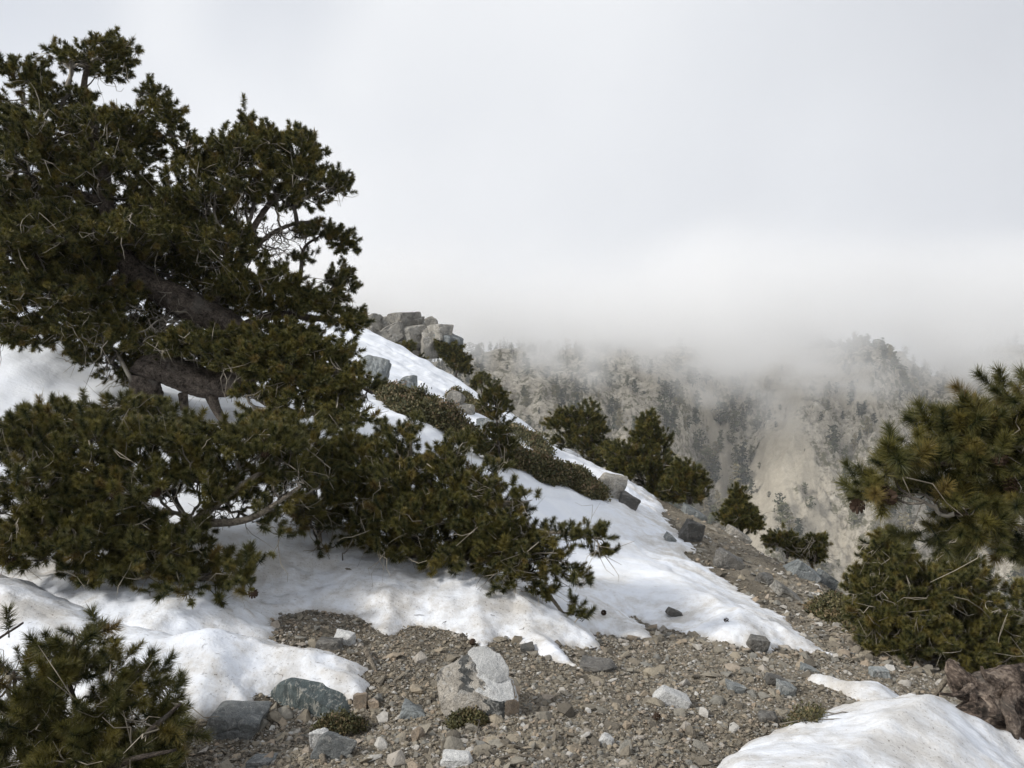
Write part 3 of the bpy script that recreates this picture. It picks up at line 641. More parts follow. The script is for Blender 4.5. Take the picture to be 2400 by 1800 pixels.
def tube(P, R, sides=8, wob=0.0, seed=0, cap=True):
    P = np.asarray(P, float); R = np.asarray(R, float); n = len(P)
    T = np.gradient(P, axis=0); T /= np.linalg.norm(T, axis=1, keepdims=True) + 1e-9
    up = np.array([0.3, 0.2, 1.0]); U = np.cross(T, up); U /= np.linalg.norm(U, axis=1, keepdims=True) + 1e-9; V = np.cross(T, U)
    a = np.linspace(0, 2 * np.pi, sides, endpoint=False)
    rad = R[:, None] * np.ones(sides)[None]
    if wob and sides > 20:
        ln_ = np.concatenate([[0], np.cumsum(np.linalg.norm(np.diff(P, axis=0), axis=1))])[:, None]; cx, cy = np.cos(a)[None] * R[:, None], np.sin(a)[None] * R[:, None]
        big_ = fbm(cx * 7 + ln_ * 3 + seed, cy * 7 - ln_ * 2.2, 3, seed) - .5; rid = fbm(cx * 26 + ln_ * 3.1, cy * 26 - ln_ * 2.3 + seed, 4, seed + 2, .6, True) - .6; fl = fbm(cx * 70 + ln_ * 21, cy * 70 - ln_ * 17, 3, seed + 5) - .5
        rad = rad * (1 + .6 * big_) + np.minimum(R[:, None], .12) * (.20 * rid + .22 * fl)
    elif wob:
        rad = rad * (1 + wob * 2 * (fbm(np.cos(a)[None] * 1.3 + np.arange(n)[:, None] * .23 + seed, np.sin(a)[None] * 1.3 + np.arange(n)[:, None] * .17, 4, seed) - .5))
    v = P[:, None] + rad[..., None] * (np.cos(a)[None, :, None] * U[:, None] + np.sin(a)[None, :, None] * V[:, None])
    v = v.reshape(-1, 3); i, j = np.mgrid[0:n - 1, 0:sides]; j2 = (j + 1) % sides
    f = np.stack([i * sides + j, i * sides + j2, (i + 1) * sides + j2, (i + 1) * sides + j], -1).reshape(-1, 4)
    if cap:
        v = np.concatenate([v, P[:1] - T[:1] * R[0] * .3, P[-1:] + T[-1:] * R[-1] * .6]); b = n * sides; q = np.arange(sides); q2 = (q + 1) % sides
        f = np.concatenate([f, np.stack([q2, q, np.full(sides, b), np.full(sides, b)], 1), np.stack([(n - 1) * sides + q, (n - 1) * sides + q2, np.full(sides, b + 1), np.full(sides, b + 1)], 1)])
    ln = np.concatenate([[0], np.cumsum(np.linalg.norm(np.diff(P, axis=0), axis=1))]) + seed * 1.7
    bk = np.stack([np.broadcast_to(np.cos(a)[None] * np.maximum(R, .02)[:, None], (n, sides)), np.broadcast_to(np.sin(a)[None] * np.maximum(R, .02)[:, None], (n, sides)), np.broadcast_to(ln[:, None] * .9, (n, sides))], -1).reshape(-1, 3)
    tube.bk = np.concatenate([bk, bk[:1], bk[-1:]]) if cap else bk
    return v, f
def spline(P, k=8):
    """Catmull-Rom through rows of P"""
    P = np.asarray(P, float); Q = np.concatenate([2 * P[:1] - P[1:2], P, 2 * P[-1:] - P[-2:-1]]); out = []
    for i in range(len(P) - 1):
        p0, p1, p2, p3 = Q[i:i + 4]; u = np.linspace(0, 1, k, endpoint=False)[:, None]
        out.append(.5 * (2 * p1 + (p2 - p0) * u + (2 * p0 - 5 * p1 + 4 * p2 - p3) * u ** 2 + (3 * p1 - p0 - 3 * p2 + p3) * u ** 3))
    return np.concatenate(out + [P[-1:]])
def limb_world(L):
    P = np.array([(*at(x, y, d), r) for x, y, d, r in L]); return spline(P, 22 if P[0, 3] > .045 else 8)
def fix_quads(f):
    return f
def tube_obj(name, Pr, mat, parent, sides=10, wob=.25, seed=0, loc=None):
    v, f = tube(Pr[:, :3], np.maximum(Pr[:, 3], .003), sides, wob, seed)
    tri = np.concatenate([f[:, :3], f[f[:, 2] != f[:, 3]][:, [0, 2, 3]]])
    me = mesh_np(name, v - np.array(loc), tri, True); vattr(me, 'bk', tube.bk, 'FLOAT_VECTOR')
    return new_obj(name, me, parent, mat)
def euler_for(d):
    d = d / (np.linalg.norm(d, axis=1, keepdims=True) + 1e-9)
    return np.stack([np.zeros(len(d)), np.arccos(np.clip(d[:, 2], -1, 1)), np.arctan2(d[:, 1], d[:, 0])], 1)

def pine(name, label, base, limbs, blobs, n, lod, group=None, indiv=0, up=0.5, seed=1, tsc=1.0, shoots=2, bark=None, cones=0, dead=0, cat='pine tree', sag=0.0, bf=0.35, bare=0.0, trunk_name='trunk', twig_k=1.0, droop=0.0):
    """limbs: hand-laid trunk and limbs (layout x, y, distance, radius); blobs: crown lobes (x, y, rx, ry, distance, depth radius, density)"""
    r = np.random.default_rng(seed); loc = np.array(base, float)
    root = empty(name, loc, label, cat, group)
    LW = [limb_world(L) for L in limbs]; LO = []
    for i, Pr in enumerate(LW):
        big = Pr[0, 3] > .03
        LO.append(tube_obj(trunk_name if i == 0 else 'limb', Pr, bark or m_bark, root, 32 if Pr[0, 3] > .045 else (12 if big else 7), .35 if big else .15, seed * 7 + i, loc))
    # crown points
    A = np.array([b[2] * b[3] * (b[6] if len(b) > 6 else 1) for b in blobs], float); cnt = r.multinomial(n, A / A.sum()); pts_ = []
    cents = []
    for b, k in zip(blobs, cnt):
        q = r.normal(0, 1, (k, 3)); q /= np.linalg.norm(q, axis=1, keepdims=True) + 1e-9; q *= (r.random((k, 1)) ** 0.45)
        C = at(b[0], b[1], b[4]); s = px_m(b[4]); p = C + q * np.array([b[2] * s, b[5], b[3] * s]); pts_.append(p); cents.append(np.repeat(C[None], k, 0))
    X = np.concatenate(pts_); CC = np.concatenate(cents); BR = np.concatenate([np.full(k, len(b) > 7) for b, k in zip(blobs, cnt)])
    # keep clear of the ground
    okz = X[:, 2] > top(X[:, 0], X[:, 1]) + .03; X, CC, BR = X[okz], CC[okz], BR[okz]
    # grow: join every crown point to the nearest branch, balancing path length
    N0 = np.concatenate([Pr[::2, :3] for Pr in LW]); rl = np.concatenate([np.concatenate([[0], np.cumsum(np.linalg.norm(np.diff(Pr[::2, :3], axis=0), axis=1))]) for Pr in LW])
    pos_ = [*N0]; path = list(rl * .6); par = [-1] * len(N0)
    best = np.full(len(X), 1e9); bi = np.zeros(len(X), int)
    for k in range(len(N0)):
        d = np.linalg.norm(X - N0[k], axis=1) * 1.15 + bf * path[k]; m = d < best; best[m] = d[m]; bi[m] = k
    done = np.zeros(len(X), bool)
    for it in range(len(X)):
        k = int(np.argmin(best)); p = X[k]; pa = bi[k]; par.append(int(pa)); pos_.append(p); path.append(path[pa] + float(np.linalg.norm(p - pos_[pa])))
        done[k] = True; best[k] = 1e12
        d = np.linalg.norm(X - p, axis=1) + bf * path[-1]; m = (d < best) & ~done; best[m] = d[m]; bi[m] = len(pos_) - 1
        if it == 0: order = [k]
        else: order.append(k)
    pos_ = np.array(pos_); par = np.array(par); n0 = len(N0); nn = len(pos_)
    leaves = np.ones(nn)
    kids = np.zeros(nn, int)
    for k in range(nn - 1, n0 - 1, -1): leaves[par[k]] += leaves[k] if par[k] >= n0 else 0; kids[par[k]] += 1
    # soften kinks
    sm = pos_.copy()
    for k in range(n0, nn):
        if par[k] >= n0 and kids[k] > 0: sm[k] = pos_[k] * .6 + pos_[par[k]] * .4
    pos_ = sm
    # twigs: one thin curved strand per edge
    e = np.arange(n0, nn); a = pos_[par[e]]; b = pos_[e]; ra = .0026 * twig_k * leaves[e] ** .42; rb = ra * .75
    mid = (a + b) / 2 + r.normal(0, 1, a.shape) * (np.linalg.norm(b - a, axis=1) * .09)[:, None] + np.array([0, 0, -1]) * (np.linalg.norm(b - a, axis=1) * .12)[:, None]
    def strands(a, m, b, ra, rb):
        T = b - a; T /= np.linalg.norm(T, axis=1, keepdims=True) + 1e-9; U = np.cross(T, np.array([.31, .2, .93])); U /= np.linalg.norm(U, axis=1, keepdims=True) + 1e-9; V = np.cross(T, U)
        vs = []
        for P, R in ((a, ra), (m, (ra + rb) / 2), (b, rb)):
            for ang in (0, 2.0944, 4.18879): vs.append(P + R[:, None] * (math.cos(ang) * U + math.sin(ang) * V))
        v = np.stack(vs, 1).reshape(-1, 3); q = []
        for s_ in (0, 3):
            for j in range(3): q.append([s_ + j, s_ + (j + 1) % 3, s_ + 3 + (j + 1) % 3, s_ + 3 + j])
        f = (np.array(q)[None] + np.arange(len(a))[:, None, None] * 9).reshape(-1, 4); return v, f
    v, f = strands(a, mid, b, ra, rb)
    # dead, bare side twigs
    if dead:
        src = r.integers(n0, nn, dead); p0 = pos_[src]; dd = r.normal(0, 1, (dead, 3)); dd[:, 2] = dd[:, 2] * .6 - .25 - droop; dd[:, 1] = -np.abs(dd[:, 1]) * .7; dd /= np.linalg.norm(dd, axis=1, keepdims=True)
        ln = r.uniform(.06, .20, dead) * (1 + .1 * (twig_k > 1.2)); p2 = p0 + dd * ln[:, None]; p1 = (p0 + p2) / 2 + r.normal(0, .02, (dead, 3)); rr_ = r.uniform(.0022, .0052, dead) * twig_k
        d2_ = dd + r.normal(0, .55, dd.shape); p3 = p2 + d2_ * (ln * .6)[:, None]; p4 = (p2 + p3) / 2 + r.normal(0, .012, (dead, 3)); d3_ = dd + r.normal(0, .8, dd.shape); p5 = p1 + d3_ * (ln * .5)[:, None]
        vd_, fd_ = strands(np.concatenate([p0, p2, p1]), np.concatenate([p1, p4, (p1 + p5) / 2]), np.concatenate([p2, p3, p5]), np.concatenate([rr_, rr_ * .6, rr_ * .6]), np.concatenate([rr_ * .6, rr_ * .3, rr_ * .3]))
        dt = new_obj('dead_twigs', mesh_np('dead_twigs', vd_ - loc, fd_, True), root, m_dead); dt['kind'] = 'stuff'
    tw = new_obj('twigs', mesh_np('twigs', v - loc, f, True), root, m_twig); tw['kind'] = 'stuff'
    # needle tufts on the young growth
    tipm = (leaves[e] <= 4) & (r.random(len(e)) > bare)
    tipm &= ~BR[np.array(order)[e - n0]]
    ti = e[tipm]; dirp = pos_[ti] - pos_[par[ti]]; dirp /= np.linalg.norm(dirp, axis=1, keepdims=True) + 1e-9
    Cc = CC[np.array(order)[ti - n0]]; outw = pos_[ti] - Cc; outw /= np.linalg.norm(outw, axis=1, keepdims=True) + .05
    TP, TD = [], []
    for s_ in range(shoots):
        d = dirp * .6 + outw * .6 + np.array([0, 0, up]) + r.normal(0, .45, dirp.shape); d /= np.linalg.norm(d, axis=1, keepdims=True)
        p = pos_[ti] + (r.normal(0, .028, dirp.shape) * tsc if s_ else 0); TP.append(p); TD.append(d)
    TP = np.concatenate(TP); TD = np.concatenate(TD); sc = tsc * r.uniform(.62, 1.3, len(TP)); eu = euler_for(TD); idx = r.integers(0, 4, len(TP))
    okz = TP[:, 2] > top(TP[:, 0], TP[:, 1]) + .01; TP, TD, sc, eu, idx = TP[okz], TD[okz], sc[okz], eu[okz], idx[okz]
    # nearest tufts to the eye are single objects, the rest one mass of foliage
    near = np.argsort(np.linalg.norm(TP, axis=1) + r.uniform(0, .5, len(TP)))[:max(indiv, 4)]
    srcs = [None] * 4; isn = np.zeros(len(TP), bool); isn[near] = True
    for c_, k in enumerate(near):
        li = int(np.argmin([np.linalg.norm(Pr[:, :3] - TP[k], axis=1).min() for Pr in LW])); vi = c_ % 4 if c_ < 4 else int(idx[k]); o = new_obj('needle_tuft', TUFT[lod][vi], LO[li]); o.location = TP[k] - loc; o.rotation_euler = eu[k]; o.scale = (sc[k],) * 3
        if c_ < 4: srcs[vi] = o
    if (~isn).any():
        fo = gn_instancer('foliage', TP[~isn] - loc, eu[~isn], sc[~isn], idx[~isn], srcs, root); fo['kind'] = 'stuff'
    for k in r.choice(len(TP), cones, replace=False) if cones else ():
        kk = near[int(r.integers(len(near)))]; o = new_obj('cone', CONE, root); o.location = TP[kk] - loc - np.array([0, .02, .03]); o.rotation_euler = (2.6, r.uniform(0, 6), r.uniform(0, 6)); o.scale = (1.1,) * 3
    return root

# the old wind-bent pine on the left
pine('pine_tree', 'big old wind bent pine with twisted trunk on the snowy slope at left', hit(330, 960, 8.1),
 [[(325,1000,8.0,.12),(330,940,8.0,.10),(318,870,8.05,.13),(312,815,8.1,.15),(345,790,8.1,.15),(400,812,8.1,.16),(460,832,8.15,.16),(520,815,8.2,.15),(545,765,8.4,.14),(505,712,8.5,.14),(430,672,8.5,.14),(350,630,8.5,.13),(285,585,8.5,.11),(245,510,8.4,.09),(228,440,8.3,.08),(218,350,8.4,.065),(195,260,8.5,.05),(180,190,8.5,.035),(200,110,8.5,.015)],
  [(290,830,7.98,.05),(300,870,7.9,.065),(335,900,7.9,.06),(330,960,7.9,.055)],
  [(455,850,8.1,.06),(470,890,8.05,.045),(500,940,8.0,.04)],[(395,850,8.1,.05),(398,885,8.15,.04)],
  [(540,840,8.2,.06),(600,880,8.0,.045),(650,895,7.9,.02)],[(570,850,8.2,.05),(620,930,8.0,.04),(660,960,7.9,.03)],
  [(430,678,8.5,.07),(500,590,8.6,.045),(555,480,8.7,.032),(610,400,8.8,.024),(650,330,8.8,.012)],
  [(500,590,8.6,.035),(580,510,8.8,.024),(660,480,8.9,.018),(740,505,9.0,.01)],
  [(560,600,8.6,.035),(640,620,8.8,.025),(655,540,9.0,.018),(690,510,9.0,.01)],
  [(548,770,8.3,.08),(620,745,8.1,.05),(720,800,7.8,.03),(805,850,7.7,.012)],
  [(505,715,8.4,.07),(600,680,8.5,.045),(700,690,8.6,.03),(780,690,8.6,.012)],
  [(245,510,8.4,.06),(150,520,8.0,.04),(40,580,7.8,.02)],[(285,590,8.5,.06),(170,650,8.0,.04),(40,690,7.8,.02)],
  [(228,440,8.3,.05),(110,400,8.1,.03),(0,380,8.1,.02)],[(210,320,8.4,.045),(120,240,8.4,.03),(60,170,8.4,.015)],[(205,300,8.4,.035),(290,260,8.4,.02),(345,210,8.4,.01)]],
 [(205,135,74,38,8.5,.4,.8),(250,110,38,28,8.5,.3),(130,120,20,22,8.5,.2),(60,165,40,34,8.4,.35),(12,235,26,24,8.3,.3,.7),(130,225,90,42,8.5,.5,.85),(205,95,12,20,8.5,.15),(330,215,30,36,8.4,.3),(365,265,28,40,8.4,.35),(285,285,60,40,8.4,.6),
  (180,310,160,60,8.4,.9),(60,310,80,55,8.3,.7),(80,400,110,70,8.1,.9),(260,390,90,55,8.3,.8,.75),(430,335,50,38,8.6,.5),(540,345,85,55,8.7,.7),(640,345,60,50,8.8,.6),(530,262,12,24,8.7,.15),(560,300,40,24,8.7,.3),(650,300,35,18,8.8,.3),
  (720,395,38,24,8.8,.35),(752,388,12,16,8.8,.15),(620,410,100,42,8.8,.7),(480,410,100,55,8.5,.8),(400,450,80,40,8.3,.6,.7),(680,500,60,20,9,.35),(745,525,34,22,9,.3),(650,565,30,20,9,.3,.4),(735,610,38,40,9,.35,.8),(700,640,60,30,8.9,.4),
  (120,510,130,60,7.9,.8),(40,590,70,55,7.8,.6),(330,510,120,40,8.1,.8,.8),(480,530,80,45,8.4,.7),(560,610,100,40,8.5,.6),(120,640,100,45,7.8,.6,.8),(40,690,50,40,7.8,.5,.7),(220,690,45,40,7.9,.4,.35),(640,665,90,32,8.6,.5),(745,690,50,22,8.6,.3),
  (600,730,100,35,8.2,.6),(490,755,60,35,8.0,.4),(640,800,110,40,7.9,.6),(750,835,70,35,7.7,.45),(570,845,70,22,7.6,.35,.7),(700,880,60,25,7.6,.35,.6),(330,470,70,30,8.0,.5,.5),
  (300,560,190,50,9.0,.5),(180,600,120,60,8.6,.6),(420,600,120,40,9.0,.4),(480,650,90,40,8.9,.4),(250,480,160,60,8.8,.6),(420,500,120,60,8.8,.6),(600,500,70,30,8.9,.3,.9,1),(620,545,60,24,8.9,.3,.7,1),(330,690,120,60,8.9,.5,.6),(400,740,80,30,8.9,.4,.6),(230,640,70,40,8.1,.4,.6),(60,520,80,60,8.0,.6),(20,440,60,60,8.2,.6),
  (340,690,110,70,8.5,.5,1.0,1),(220,700,80,50,8.2,.4,.7,1),(600,520,60,30,8.8,.3,1.0,1),(90,700,90,40,7.9,.4,.5,1),(680,740,80,30,8.3,.3,.7,1),(770,870,50,30,7.7,.3,.5,1),
  (430,735,70,28,7.9,.3,.9),(560,770,110,36,7.8,.4,1.2),(690,850,110,36,7.6,.4,.8),(600,905,110,26,7.3,.35,.5),(760,900,60,30,7.3,.3,.45),(250,735,50,34,7.9,.3,.6),(180,700,90,40,7.9,.4,.9),(60,715,70,30,7.8,.3,.8),(330,740,60,30,8.0,.25,.6,1),(660,760,120,30,8.0,.4),(200,765,50,28,8.2,.3,.8),(300,755,70,26,8.5,.3,.8),(430,780,90,30,8.7,.3,.9),(490,800,70,40,8.6,.3,.9),(260,800,40,30,8.3,.2,.7),(370,745,80,24,7.9,.2,.5),(370,730,90,50,8.2,.4,1.6,1)],
 9000, 'far', indiv=260, seed=5, tsc=1.12, shoots=3, dead=1500, droop=.25, twig_k=1.5, bf=.3)
# bushy pine below it, left
pine('bushy_pine', 'dense olive green low pine bush with grey twigs at the left', hit(280, 1290, 5.2),
 [[(290,1300,5.2,.05),(270,1220,5.15,.045),(240,1120,5.1,.03),(200,1000,5.0,.012)],[(300,1290,5.2,.045),(420,1130,5.2,.035),(520,1050,5.2,.02),(600,1000,5.3,.01)],
  [(280,1280,5.1,.04),(150,1180,4.9,.025),(60,1080,4.8,.012)],[(310,1290,5.1,.035),(420,1250,4.9,.025),(520,1250,4.8,.01)],[(420,1130,5.2,.03),(540,1120,5.1,.022),(650,1050,5.2,.01)]],
 [(110,915,80,40,5.2,.4),(50,970,60,55,5.1,.4),(200,970,110,60,5.1,.45),(330,955,70,35,5.3,.3),(90,1060,110,70,4.9,.45),(280,1060,110,70,5,.45),(430,960,80,35,5.3,.3),(530,960,60,32,5.3,.3),(140,1160,150,60,4.8,.4),(340,1170,110,60,4.9,.4),(420,1250,80,50,4.8,.35),
  (475,1315,35,25,4.7,.2),(530,1235,28,26,4.75,.2),(545,1265,18,14,4.7,.15),(600,960,60,30,5.4,.3),(630,1030,60,40,5.4,.3),(480,1050,80,50,5.2,.3,.35),(240,1230,80,30,4.8,.3),(60,1140,60,40,4.8,.3,.6),(590,1090,50,40,5.2,.3,.3),(580,1150,30,14,5.1,.2,.7),(640,950,90,36,5.9,.3,.55),(700,1000,60,40,6.0,.3,.5),(560,1010,80,36,5.6,.3,.6),(640,1090,60,36,5.6,.3,.35),(500,1090,60,36,5.3,.3,.6),(560,930,60,22,5.9,.25),(430,1010,60,40,5.3,.3),(290,890,70,36,5.7,.3,.9),(370,920,60,26,5.6,.3,.9),(220,920,60,30,5.5,.3,.9)],
 2350, 'mid', indiv=290, seed=15, tsc=1.0, shoots=2, bark=m_deadwood, dead=380, cones=9, cat='pine bush')
# spreading pine in the middle
pine('spreading_pine', 'wide low spreading pine bush leaning right over the snow bank', hit(830, 1240, 6.0),
 [[(820,1235,6.0,.06),(850,1190,6.0,.05),(920,1120,6.0,.035),(1020,1080,6.0,.02),(1110,1085,5.9,.008)],[(830,1225,6.0,.05),(950,1190,5.9,.035),(1080,1170,5.8,.025),(1200,1150,5.7,.015),(1300,1165,5.6,.006)],
  [(950,1190,5.9,.03),(1110,1225,5.7,.02),(1180,1280,5.6,.015),(1245,1365,5.5,.006)],[(820,1230,6,.045),(790,1120,6.1,.03),(770,980,6.2,.01)],[(850,1190,6,.035),(880,1040,6.1,.02),(890,925,6.2,.007)],
  [(690,1180,6,.02),(720,1230,5.8,.022),(760,1235,5.6,.016),(820,1290,5.5,.006)],[(1020,1080,6,.012),(1100,1090,5.8,.006),(1150,1080,5.75,.003)],[(740,1240,5.8,.02),(700,1200,5.9,.02),(690,1150,6,.012)]],
 [(780,975,50,36,6.2,.4),(870,940,40,24,6.2,.3,.8),(885,915,16,14,6.2,.15),(850,1020,100,50,6.1,.5),(970,990,50,36,6.1,.4,.8),(1000,960,20,16,6.1,.2,.7),(1000,1060,90,40,6,.5),(1060,1020,30,24,6,.25,.35),(740,1050,70,50,6.1,.4),(700,1000,35,40,6.2,.35),(890,1100,120,45,5.9,.5),(1060,1120,80,40,5.8,.4),
  (1110,1070,26,22,5.8,.2,.35),(1110,1180,90,35,5.7,.4),(1000,1180,110,38,5.8,.45),(860,1165,80,30,5.8,.4),(1210,1165,45,26,5.6,.3,.5),(1285,1155,38,20,5.55,.2,.55),(1310,1190,14,12,5.55,.12),(1190,1215,50,26,5.6,.3,.5),(1100,1235,60,26,5.6,.3,.8),(1240,1335,26,28,5.5,.15,.6),(1195,1360,14,18,5.5,.12),(1270,1375,16,10,5.5,.1),
  (1230,1250,50,26,5.5,.25,.25),(1170,1275,30,20,5.55,.2,.5),(730,1280,24,14,5.5,.12,.7),(800,1285,30,20,5.5,.12,.5),(690,1110,60,40,6,.3,.8),(790,1130,60,36,6,.35),(740,1180,60,14,5.9,.2,.5)],
 2300, 'mid', indiv=290, seed=25, tsc=.95, shoots=2, bark=m_deadwood, dead=420, cat='pine bush')
# bush in the bottom left corner
pine('corner_pine', 'near pine bush with pale stems filling the bottom left corner', hit(120, 1760, 3.2),
 [[(120,1780,3.2,.03),(140,1650,3.2,.024),(220,1540,3.2,.014),(300,1450,3.3,.007)],[(130,1760,3.2,.024),(280,1620,3.1,.018),(390,1520,3.2,.006)],[(100,1760,3.2,.024),(40,1600,3.1,.014),(30,1450,3.2,.005)],[(140,1720,3.1,.02),(260,1650,3.0,.014),(380,1620,3.0,.005)],[(20,1460,3.2,.006),(-20,1400,3.2,.006),(50,1345,3.2,.004)],[(180,1560,3.2,.012),(150,1470,3.25,.007),(160,1375,3.3,.004)]],
 [(11,1373,16,10,3.25,.08,.8),(131,1398,40,24,3.3,.15,.8),(191,1383,22,16,3.3,.1),(36,1468,70,36,3.25,.2),(146,1458,60,30,3.25,.2),(191,1428,30,20,3.3,.12),(286,1488,50,36,3.3,.2),(266,1418,16,12,3.3,.1),(206,1538,80,45,3.2,.22),(56,1558,110,55,3.15,.22),(356,1523,28,22,3.3,.1),(381,1508,14,16,3.3,.08),(316,1598,60,36,3.15,.2),(376,1598,20,16,3.15,.1),
  (186,1628,100,50,3.1,.22),(36,1658,100,45,3.05,.22),(316,1678,55,36,3.05,.18),(166,1708,100,34,3,.2),(26,1728,90,30,2.95,.2),(346,1718,40,20,3,.12)],
 640, 'near', indiv=295, seed=35, tsc=.98, shoots=1, dead=110, cones=3, cat='pine bush')
# near pine reaching in from the right, on a gnarled trunk
pine('leaning_pine', 'near pine with gnarled reddish trunk reaching in from the right edge', hit(2180, 1640, 3.9),
 [[(2200,1740,3.95,.24),(2185,1640,3.95,.25),(2195,1560,3.95,.20),(2245,1500,3.9,.14),(2300,1450,3.8,.10),(2340,1390,3.7,.085),(2370,1250,3.5,.06),(2330,1120,3.4,.04),(2240,1050,3.3,.025),(2120,1010,3.2,.016),(1980,1000,3.15,.010),(1895,1005,3.1,.005)],
  [(2250,1470,3.8,.085),(2170,1482,3.74,.085),(2110,1490,3.7,.07),(2078,1475,3.7,.058),(2062,1452,3.7,.042),(2052,1428,3.72,.022)],
  [(2190,1535,3.7,.07),(2130,1532,3.64,.055),(2085,1545,3.62,.045),(2050,1580,3.64,.03)],
  [(2215,1560,3.7,.06),(2205,1620,3.66,.065),(2250,1690,3.62,.07)],
  [(2120,1500,3.66,.03),(2140,1540,3.6,.034),(2125,1590,3.6,.03),(2150,1640,3.62,.02)],[(2200,1490,3.66,.035),(2175,1520,3.6,.03),(2190,1575,3.58,.028),(2170,1630,3.6,.018)],[(2090,1480,3.64,.022),(2100,1520,3.62,.024),(2070,1560,3.6,.02),(2080,1600,3.66,.012)],[(2160,1478,3.66,.02),(2130,1462,3.64,.014),(2120,1440,3.64,.006)],[(2100,1482,3.64,.018),(2070,1500,3.6,.012),(2030,1498,3.58,.005)],
  [(2330,1120,3.4,.03),(2230,960,3.3,.018),(2170,860,3.25,.008)],[(2250,1060,3.3,.016),(2180,1110,3.2,.010),(2060,1110,3.1,.005)],[(2340,1160,3.4,.02),(2200,1140,3.3,.012),(2150,1090,3.25,.006),(2110,1085,3.2,.004)]],
 [(2193,855,34,25,3.25,.12),(2148,905,50,30,3.25,.14),(2203,960,45,51,3.25,.18),(2093,930,36,23,3.2,.12),(2048,935,36,23,3.2,.12),(2118,990,60,34,3.2,.16),(2038,990,50,25,3.2,.14),(1933,1005,40,22,3.12,.1),(1903,1060,34,25,3.1,.1),(1968,1075,60,28,3.12,.14),(2058,1090,60,28,3.15,.16),(2158,1070,60,38,3.2,.18),(2108,1140,60,28,3.12,.14),(2198,1140,36,34,3.2,.15),(2018,1165,26,17,3.15,.08,.6),(2158,1190,50,17,3.2,.1,.5)],
 240, 'near', indiv=290, seed=45, tsc=1.05, shoots=2, bark=m_red, cones=8, dead=25, cat='pine tree', up=.15)
# dead root spray beside the trunk
root = empty('dead_root', hit(2020, 1560, 4.3), 'bare grey root spray standing left of the gnarled trunk', 'dead branch')
for i, L in enumerate([[(1990,1560,4.25,.008),(2015,1510,4.25,.012),(2045,1465,4.2,.016),(2070,1432,4.2,.010)],[(2015,1510,4.25,.008),(1998,1545,4.2,.006),(2005,1590,4.2,.003)],[(2025,1495,4.25,.008),(2030,1545,4.2,.006),(2060,1575,4.2,.003)],[(2010,1520,4.25,.006),(2022,1560,4.2,.005),(2035,1595,4.2,.002)],[(2045,1470,4.2,.008),(2075,1482,4.1,.006),(2110,1480,4.0,.004)],[(2000,1550,4.25,.006),(1975,1530,4.25,.004),(1965,1500,4.25,.002)]]):
    tube_obj('branch', limb_world(L), m_deadwood, root, 6, .2, i, np.array(root.location))
# pine below it
pine('broad_pine', 'dark broad twin topped pine with pale dead branches below the near right pine', hit(2150, 1480, 6.6),
 [[(2160,1500,6.6,.09),(2080,1420,6.5,.07),(2000,1310,6.4,.045),(1955,1230,6.4,.025),(1922,1155,6.4,.008)],[(2080,1420,6.5,.06),(2095,1320,6.5,.04),(2080,1240,6.5,.02),(2062,1165,6.5,.007)],[(2080,1420,6.5,.04),(1980,1400,6.2,.03),(1880,1340,6.1,.01)],[(2130,1450,6.5,.04),(2180,1370,6.4,.025),(2200,1290,6.4,.01)],[(2050,1400,6.4,.03),(1960,1420,6.1,.015),(1890,1400,6.0,.006)]],
 [(1922,1165,16,18,6.4,.12),(1920,1210,42,36,6.4,.3),(1895,1280,52,44,6.3,.4),(1985,1260,60,44,6.4,.45),(1950,1340,90,44,6.2,.5),(2065,1180,18,24,6.5,.15),(2080,1240,40,36,6.5,.3),(2090,1310,60,44,6.4,.45),(2140,1380,70,40,6.3,.5),(2040,1390,110,34,6.2,.5),(1925,1390,46,24,6.1,.3,.8),(2190,1400,60,44,6.3,.4),(1880,1335,34,26,6.2,.25),(2190,1290,36,40,6.5,.3,.35),(2140,1420,70,24,6.2,.35),(2040,1425,60,14,6.1,.2,.6),(1890,1405,24,12,6.0,.15,.5)],
 2000, 'mid', indiv=200, seed=55, tsc=.95, shoots=2, dead=500, cat='pine tree')
# small pines up the slope
def small_pine(label, foot, dep, h, blobs, n, seed, indiv=40, tsc=1.2, name='small_pine', dead=40, shoots=2, group='small pines along the ridge'):
    b = hit(foot[0], foot[1], dep, top); d = b[1]
    # foot as seen from the eye for this ground point
    P = [(foot[0], foot[1] + 8, d, h * .022), (foot[0] + 2, foot[1] - 20, d, h * .018), (blobs[0][0], blobs[0][1], d, .01)]
    bl = [(x, y, rx, ry, d, (rx + ry) / 2 * px_m(d) * .9, *rest) for x, y, rx, ry, *rest in blobs]
    return pine(name, label, b, [P], bl, n, 'far', group=group, indiv=indiv, seed=seed, tsc=tsc, shoots=shoots, dead=dead, cat='pine tree', up=.6, twig_k=1.6)
small_pine('small upright pine with round top among the shrubs on the snow', (1078,1010), 11.5, 1.5, [(1068,850,26,26),(1045,868,14,14),(1092,876,14,18),(1072,890,24,22),(1080,925,22,22),(1062,950,34,26),(1095,965,24,24),(1040,975,26,18,.8),(1085,990,30,16)], 380, 61, 120, 1.0)
small_pine('leaning pine bush beside the ridge outcrop', (985,805), 35, 2.0, [(970,760,26,22),(990,785,20,20),(1005,800,12,10),(955,750,12,14),(1000,775,14,10)], 300, 62, 20, 2.6)
small_pine('tiny pine on the snow crest right of the outcrop', (1040,842), 31, 1, [(1040,822,14,12),(1030,832,12,8)], 90, 63, 10, 2.2)
small_pine('small dark bush growing in front of the outcrop blocks', (865,770), 34, 1, [(855,758,24,12),(880,752,14,16),(905,778,20,8,.6)], 130, 64, 10, 2.2)
